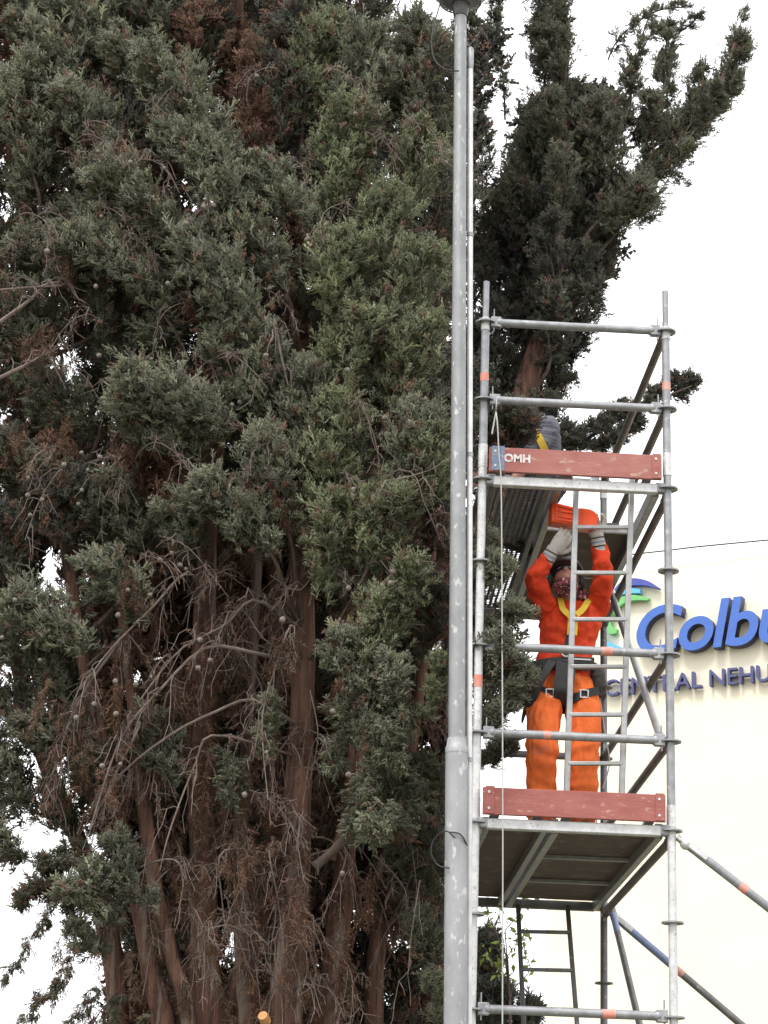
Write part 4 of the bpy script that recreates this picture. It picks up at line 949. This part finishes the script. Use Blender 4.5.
BR = [ # visible big bare branches, pixels and distance
 ([(255,700),(215,712),(170,735),(120,775),(95,815)],.75,.012,10,1,.3),([(250,652),(205,648),(160,690),(120,740),(90,830)],.6,.013,14,2,.5),([(215,735),(195,765),(170,830),(160,870)],.6,.009,9,2,.1),
 ([(292,625),(275,670),(262,720),(268,800)],.55,.009,10,3,.2),([(255,600),(225,625),(180,650),(140,700)],.6,.012,14,4,.5),([(190,572),(150,610),(110,650),(80,690)],.55,.010,10,3,.7),
 ([(0,322),(30,300),(45,285),(60,282)],.5,.014,6,1,.2),([(0,290),(35,287),(62,286)],.48,.008,4,0,0),([(0,378),(40,358),(62,346)],.55,.014,12,3,.4),([(62,470),(40,500),(25,540)],.6,.008,8,3,.9),
 ([(120,455),(100,480),(105,500)],.7,.012,5,1,.7),([(275,320),(280,350),(288,385)],.35,.014,5,1,.3),([(285,610),(250,590),(215,570),(190,600)],.9,.006,9,1,.3),
 ([(300,820),(296,870),(304,930),(320,985)],.85,.010,24,9,.35),([(240,790),(238,840),(244,900),(250,960)],.9,.009,22,10,.3),([(225,850),(222,900),(230,950)],.8,.007,14,8,.2),
 ([(330,840),(350,870),(380,900),(395,960)],1.2,.007,14,3,.3),([(345,850),(330,900),(318,930)],1.0,.006,10,4,.2),([(375,855),(405,890),(402,930)],1.0,.005,10,3,.6),([(400,800),(412,850),(418,900)],1.1,.005,10,3,.9),
 ([(120,640),(85,690),(62,745),(45,800)],.75,.014,26,10,.3),([(140,720),(118,770),(100,820)],.8,.010,20,10,.2),([(90,700),(60,750),(40,790)],.9,.010,20,10,.2),([(170,690),(160,740),(150,800)],.9,.008,16,7,.2),
 ([(200,940),(225,925),(250,935)],.7,.006,12,3,0),([(300,985),(330,990),(345,1020)],.8,.006,8,3,0),([(262,560),(230,555),(200,600)],1.0,.006,12,2,.3),([(300,560),(280,600),(285,640)],.8,.006,10,5,.2),
 ([(310,690),(318,735),(310,780)],.8,.005,8,2,.2),([(235,640),(262,690),(240,740)],.9,.006,12,3,.2),([(265,640),(240,610),(215,640),(200,700)],.75,.007,14,4,.3),([(420,880),(412,930),(408,975)],.6,.004,3,0,0),
 ([(350,400),(372,430),(380,470)],.3,.007,12,2,.4),([(400,470),(425,505),(440,540)],.25,.006,12,2,.2),([(395,480),(430,470),(452,456),(462,458)],-.12,.004,5,0,0),([(420,570),(400,580),(380,560)],.25,.006,8,1,.2),
 ([(320,560),(300,590),(270,575)],.6,.006,9,2,.2),([(150,430),(120,450),(110,500)],.8,.010,10,4,.6),([(175,860),(190,900),(205,960)],.8,.007,16,8,.1),([(270,850),(278,900),(285,960)],.75,.007,18,9,.1),
]
for pts, Y, r0, ntw, lf, cn in BR:
    Q = [px(x, y, Y+RNG.uniform(-.04, .04)) for x, y in pts]
    S = min(st.values(), key=lambda P: np.linalg.norm(near(P, Q[0], .02)-Q[0])); b0 = near(S, Q[0], .02)
    if r0 >= .006 and pts[0][0] > 30 and np.linalg.norm(b0-Q[0]) < 1.1: Q = [b0]+Q
    dead_branch(Q, r0, ntw, (.08, .26), lf, cn)
for i in range(26):
    x, y = RNG.uniform(120, 420), RNG.uniform(560, 1040); Y = RNG.uniform(.9, 2.0); s = 1 if RNG.random() < .5 else -1
    dead_branch([px(x, y, Y), px(x+s*25, y-6, Y-.1), px(x+s*50, y+25, Y-.2), px(x+s*(55+RNG.uniform(-10, 15)), y+75, Y-.25)], .006, 12, (.08, .24), 4, .1)
for i in range(44):                               # thin grey twigs showing through the canopy
    x, y = RNG.uniform(10, 440), RNG.uniform(60, 620); Y = RNG.uniform(.25, .7); s = 1 if RNG.random() < .5 else -1
    dead_branch([px(x, y, Y+.15), px(x+s*14, y-8, Y), px(x+s*34, y+2, Y-.06), px(x+s*(44+RNG.uniform(-8, 12)), y+26, Y-.1)], .0042, 8, (.05, .16), 2, .15)
for i in range(125):                             # reddish dead foliage hanging beside the stems
    x, y = RNG.choice([205, 292, 120, 345, 245, 80, 165])+RNG.normal(0, 14), RNG.uniform(600, 1040); Y = RNG.uniform(.85, 1.3); a = px(x, y, Y); b_ = px(x+RNG.normal(0, 10), y+RNG.uniform(30, 70), Y); tuft_dead(DL, a, b_, 44, .085)
for (x, y) in ((105, 155), (60, 700), (95, 745), (120, 690), (245, 75), (235, 35), (225, 220), (70, 250), (300, 640), (285, 500), (250, 840), (300, 890), (340, 610), (345, 640), (180, 290), (50, 330), (35, 430), (130, 560), (262, 480)):
    for k in range(4):
        a = px(x+RNG.normal(0, 10), y+RNG.normal(0, 12), .55+RNG.normal(0, .1)); tuft_dead(DL, a, a+np.array([RNG.normal(0, .05), -.03, -.2]), 26, .08)
DB.build('dead_branches', M['twig'], A); DL.build('dead_foliage', A, M['leaf'])
for i in range(46):
    x, y = RNG.uniform(0, 440), RNG.uniform(240, 900); CN.append(px(x, y, RNG.uniform(.2, .6)))
for (x, y) in ((100, 457), (88, 470), (82, 490), (42, 500), (30, 515), (160, 560), (172, 553), (180, 565), (150, 595), (128, 590), (118, 615), (200, 640), (210, 660), (198, 668), (232, 405), (240, 402), (225, 408), (338, 458), (375, 410), (40, 660), (15, 600)): CN.append(px(x, y, .42))
CN = [p for p in CN if not ((np.array(p)-CAM)@fw > 0 and (np.array(p)-CAM)@RX/((np.array(p)-CAM)@fw)*FPX+384 < 110 and 512-(np.array(p)-CAM)@UX/((np.array(p)-CAM)@fw)*FPX > 790)]
CN = sorted(CN, key=lambda p: p[1])[:98]
cm_ = MB(); cm_.ball((0, 0, 0), .0155, 10, 7); X = cm_.V[0]
for j in range(len(X)):
    v = Vector(X[j]); X[j] = np.array(v*(1+.14*noise.noise(v*190)))
c0 = cm_.build('cone', M['cone']); AO = np.array(WORLD(A))
for i, p in enumerate(CN):
    o = c0 if i == 0 else c0.copy()
    if i: COL.objects.link(o)
    o.parent = A; o.location = tuple(np.array(p)-AO); s = RNG.uniform(.75, 1.2); o.scale = (s, s, s*RNG.uniform(.85, 1.1)); o.rotation_euler = tuple(RNG.uniform(0, 6, 3))
t = MB(); cp = px(266, 1022, .7); t.tube([cp, cp+np.array([-.02, -.05, .03])], [.03, .028], 12); t.build('sawn_stub', mat('fresh_cut_wood', (.5, .27, .10), (.42, .2, .08), 30, .8), A)

# ---- the dark cypress leaning behind the scaffold
Ct = thing('cypress_tree', 'dark leaning cypress behind the scaffold with a spire and a long sweeping bough', 'tree', tuple(np.array([-.9, 4.3, 0])))
sC = stem(S_([(440, 1075), (445, 850), (458, 640), (495, 480), (540, 340), (560, 190), (562, 40), (555, -120)], 4.3), .17, .04, Ct)
sD = stem(S_([(520, 415), (562, 310), (605, 215), (655, 155), (712, 98), (738, 35)], 4.4), .06, .012, Ct, 'bark', False, 10, 'limb')
L = Leaves(); LB = MB()
BACK = [(515,478,498,360,36),(545,425,530,305,40),(500,425,490,310,34),(555,395,560,285,34),(570,345,585,255,30),(520,335,510,225,40),(560,305,560,195,44),(595,265,615,180,38),(520,245,530,140,34),(560,215,550,95,38),
 (560,125,562,20,32),(555,45,550,-50,24),(545,90,540,20,22),(610,195,600,105,36),(640,185,690,118,34),(670,155,720,88,26),(705,118,740,40,17),(735,65,746,12,9),(622,135,628,60,16),(636,75,655,5,9),(662,115,668,22,14),(600,150,588,95,20),
 (505,530,490,440,32),(490,605,484,520,24),(585,305,600,262,22),(572,370,582,330,18),(540,450,545,400,20),(548,400,572,378,10),(650,160,650,100,22),(690,120,700,70,16),(585,120,580,150,22),(530,180,500,205,20),
 (484,215,482,120,15),(480,130,482,30,14),(490,60,497,-20,14),(505,120,500,60,6),(474,320,478,220,20),(470,440,474,330,20),(476,90,470,20,16),(590,230,640,190,30),(608,60,640,20,7),(640,20,690,8,6),(668,40,700,15,6),(525,25,540,60,8),(630,205,690,150,24),(680,155,728,90,20),(610,240,650,190,26),(600,290,612,235,22),(585,330,600,285,18),(700,130,735,75,16),(730,90,745,40,12),(628,115,632,70,10),(632,72,660,25,9),(668,112,668,55,13),(655,120,610,130,16),(600,90,640,140,14),(575,150,610,120,20),(555,170,575,90,24)]
BACKFRONT = [(562,300,556,215,24),(556,225,560,150,22),(560,160,556,95,18),(557,112,557,30,20),(556,45,552,-40,20),(558,62,556,0,20),(557,30,555,-30,18),(552,15,548,-60,18),(548,370,552,290,20)]
for ib, (x0, y0, x1, y1, r) in enumerate(BACK+BACKFRONT):
    Y = 4.3+RNG.uniform(-.35, .35) if ib < len(BACK) else 3.85; p, q = px(x0, y0, Y+.1), px(x1, y1, Y-.1); rm = r/136.0*1.12
    thin = r < 12; pts = plume(L, p, q, rm, 'k' if y0 > 250 else 'd', max(5, int(14*(np.linalg.norm(q-p)/.7)**.7*(rm/.25))), 24 if not thin else 12, .088 if not thin else .07, lift=.3, dead=.03)
    S = sC if x0 < 600 else sD
    b0 = S[int(np.argmin([np.linalg.norm(np.array(s_)-p)+(4*max(0, s_[2]-p[2]+.25)) for s_ in S]))]; LB.tube(arcp([b0, p, pts[1], pts[2]] if r > 18 else pts[:4], 10), np.linspace(.020 if r > 18 else .009, .005, 10), 6)
for i in range(34):
    x = RNG.uniform(475, 600); y = RNG.uniform(130, 470)
    if x > 505+(470-y)*.42 or (x < 515 and y < 215): continue
    Y = RNG.uniform(4.7, 5.4); plume(L, px(x, y+45, Y), px(x+RNG.uniform(-10, 25), y-45, Y), .30, 'k', 10, 18, .14, 'f')
bough = [sC[int(np.argmin(np.abs(np.array([q_[2] for q_ in sC])-px(490, 520, 4.2)[2])))], px(505, 498, 4.2), px(540, 470, 4.0), px(585, 440, 3.9), px(640, 408, 3.8), px(692, 386, 3.7)]; LB.tube(arcp(bough, 16), np.linspace(.03, .006, 16), 6)
for (x0, y0, x1, y1, r) in ((545,470,575,438,12),(575,455,600,422,13),(600,440,625,405,11),(625,425,655,395,10),(650,410,675,378,13),(672,400,694,382,11),(560,452,566,430,8),(615,435,640,420,9),(590,452,620,440,9)):
    plume(L, px(x0, y0, 3.85), px(x1, y1, 3.8), r/160, 'k', 9, 14, .08, lift=.35)
for i in range(26):
    x, y = RNG.uniform(440, 640), RNG.uniform(-420, -60); Y = RNG.uniform(3.8, 5); plume(L, px(x, y+60, Y), px(x+RNG.uniform(-20, 20), y-60, Y), .34, 'k', 8, 14, .15, 'f')
L.build('crown', Ct, M['leaf']); LB.build('limbs', M['limb'], Ct)

# ---- small trees far below the deck
Dk = thing('conifer_tree', 'small dark conifer behind the tower, low at the left corner of the lower deck', 'tree', tuple(np.array([*px(505, 1010, 7.5)[:2], 0])))
L = Leaves(); b0 = px(490, 1015, 7.5); sK = stem([np.array([b0[0], b0[1], -.05]), np.array([b0[0]+.02, b0[1], 1.5]), b0, px(487, 950, 7.5)], .08, .015, Dk, 'bark', False, 10)
for (x0, y0, x1, y1, r) in ((488,1040,500,985,16),(490,1000,487,935,14),(515,1045,532,1008,14),(485,1050,480,990,20),(495,1100,520,1050,24),(470,1100,465,1040,28),(486,980,492,945,8)):
    plume(L, px(x0, y0, 7.5), px(x1, y1, 7.4), r/112, 'k', 14, 22, .11)
for i in range(16):
    z = RNG.uniform(.3, 1.9); a = RNG.uniform(0, 6.28); c = np.array([b0[0], b0[1], z]); rr_ = .8-.25*z; plume(L, c, c+np.array([math.cos(a)*rr_, math.sin(a)*rr_, .25]), .2, 'k', 8, 14, .16, 'f')
L.build('crown', Dk, M['leaf'])

TONE['s'] = (.20, .27, .055)
def sapling(label, twigs, Y, loc, n=26, size=.05):
    T = thing('sapling_tree', label, 'tree', loc); L = Leaves(); mb = MB()
    root = np.array(loc); top = px(*twigs[0][0], Y); mb.tube(arcp([root, root*.4+top*.6+[.05, 0, 0], top], 14), np.linspace(.03, .01, 14), 7)
    for tw in twigs:
        P = [np.array(a) for a in arcp([px(x, y, Y+RNG.uniform(-.1, .1)) for x, y in tw], 12)]; mb.tube([top]+P if np.linalg.norm(P[0]-top) > .02 else P, np.linspace(.006, .0015, len(P)+(np.linalg.norm(P[0]-top) > .02)), 5)
        k = RNG.integers(2, 12, n); p = np.array(P)[k]+RNG.normal(0, .03, (n, 3)); L.add('b', p, RNG.normal(size=(n, 3))-UP*.3, size*RNG.uniform(.6, 1.3, n), tint('s', n, .03))
    mb.build('trunk', M['limb'], T); L.build('crown', T, M['broad'])
c = px(505, 1000, 6.0)
sapling('thin sapling with pale spring leaves behind the rear ladder', [[(510,1000),(505,950),(500,905),(520,880)],[(512,990),(530,970),(524,950),(532,938)],[(508,960),(495,930),(485,905),(482,900)],[(508,985),(495,965),(486,950)],[(505,930),(518,915),(525,900)],[(505,960),(515,945),(522,935)]], 6.0, (float(c[0]), 6.0, 0.0), 26, .075)
c = px(418, 1040, 6.5)
sapling('pale green sapling glimpsed between the cypress stems and the lamp post', [[(418,1045),(412,1015),(405,995)],[(418,1045),(425,1020),(432,1005)],[(418,1045),(400,1030),(392,1010)],[(418,1045),(420,1030),(418,1010)]], 6.5, (float(c[0]), 6.5, 0.0), 24, .08)
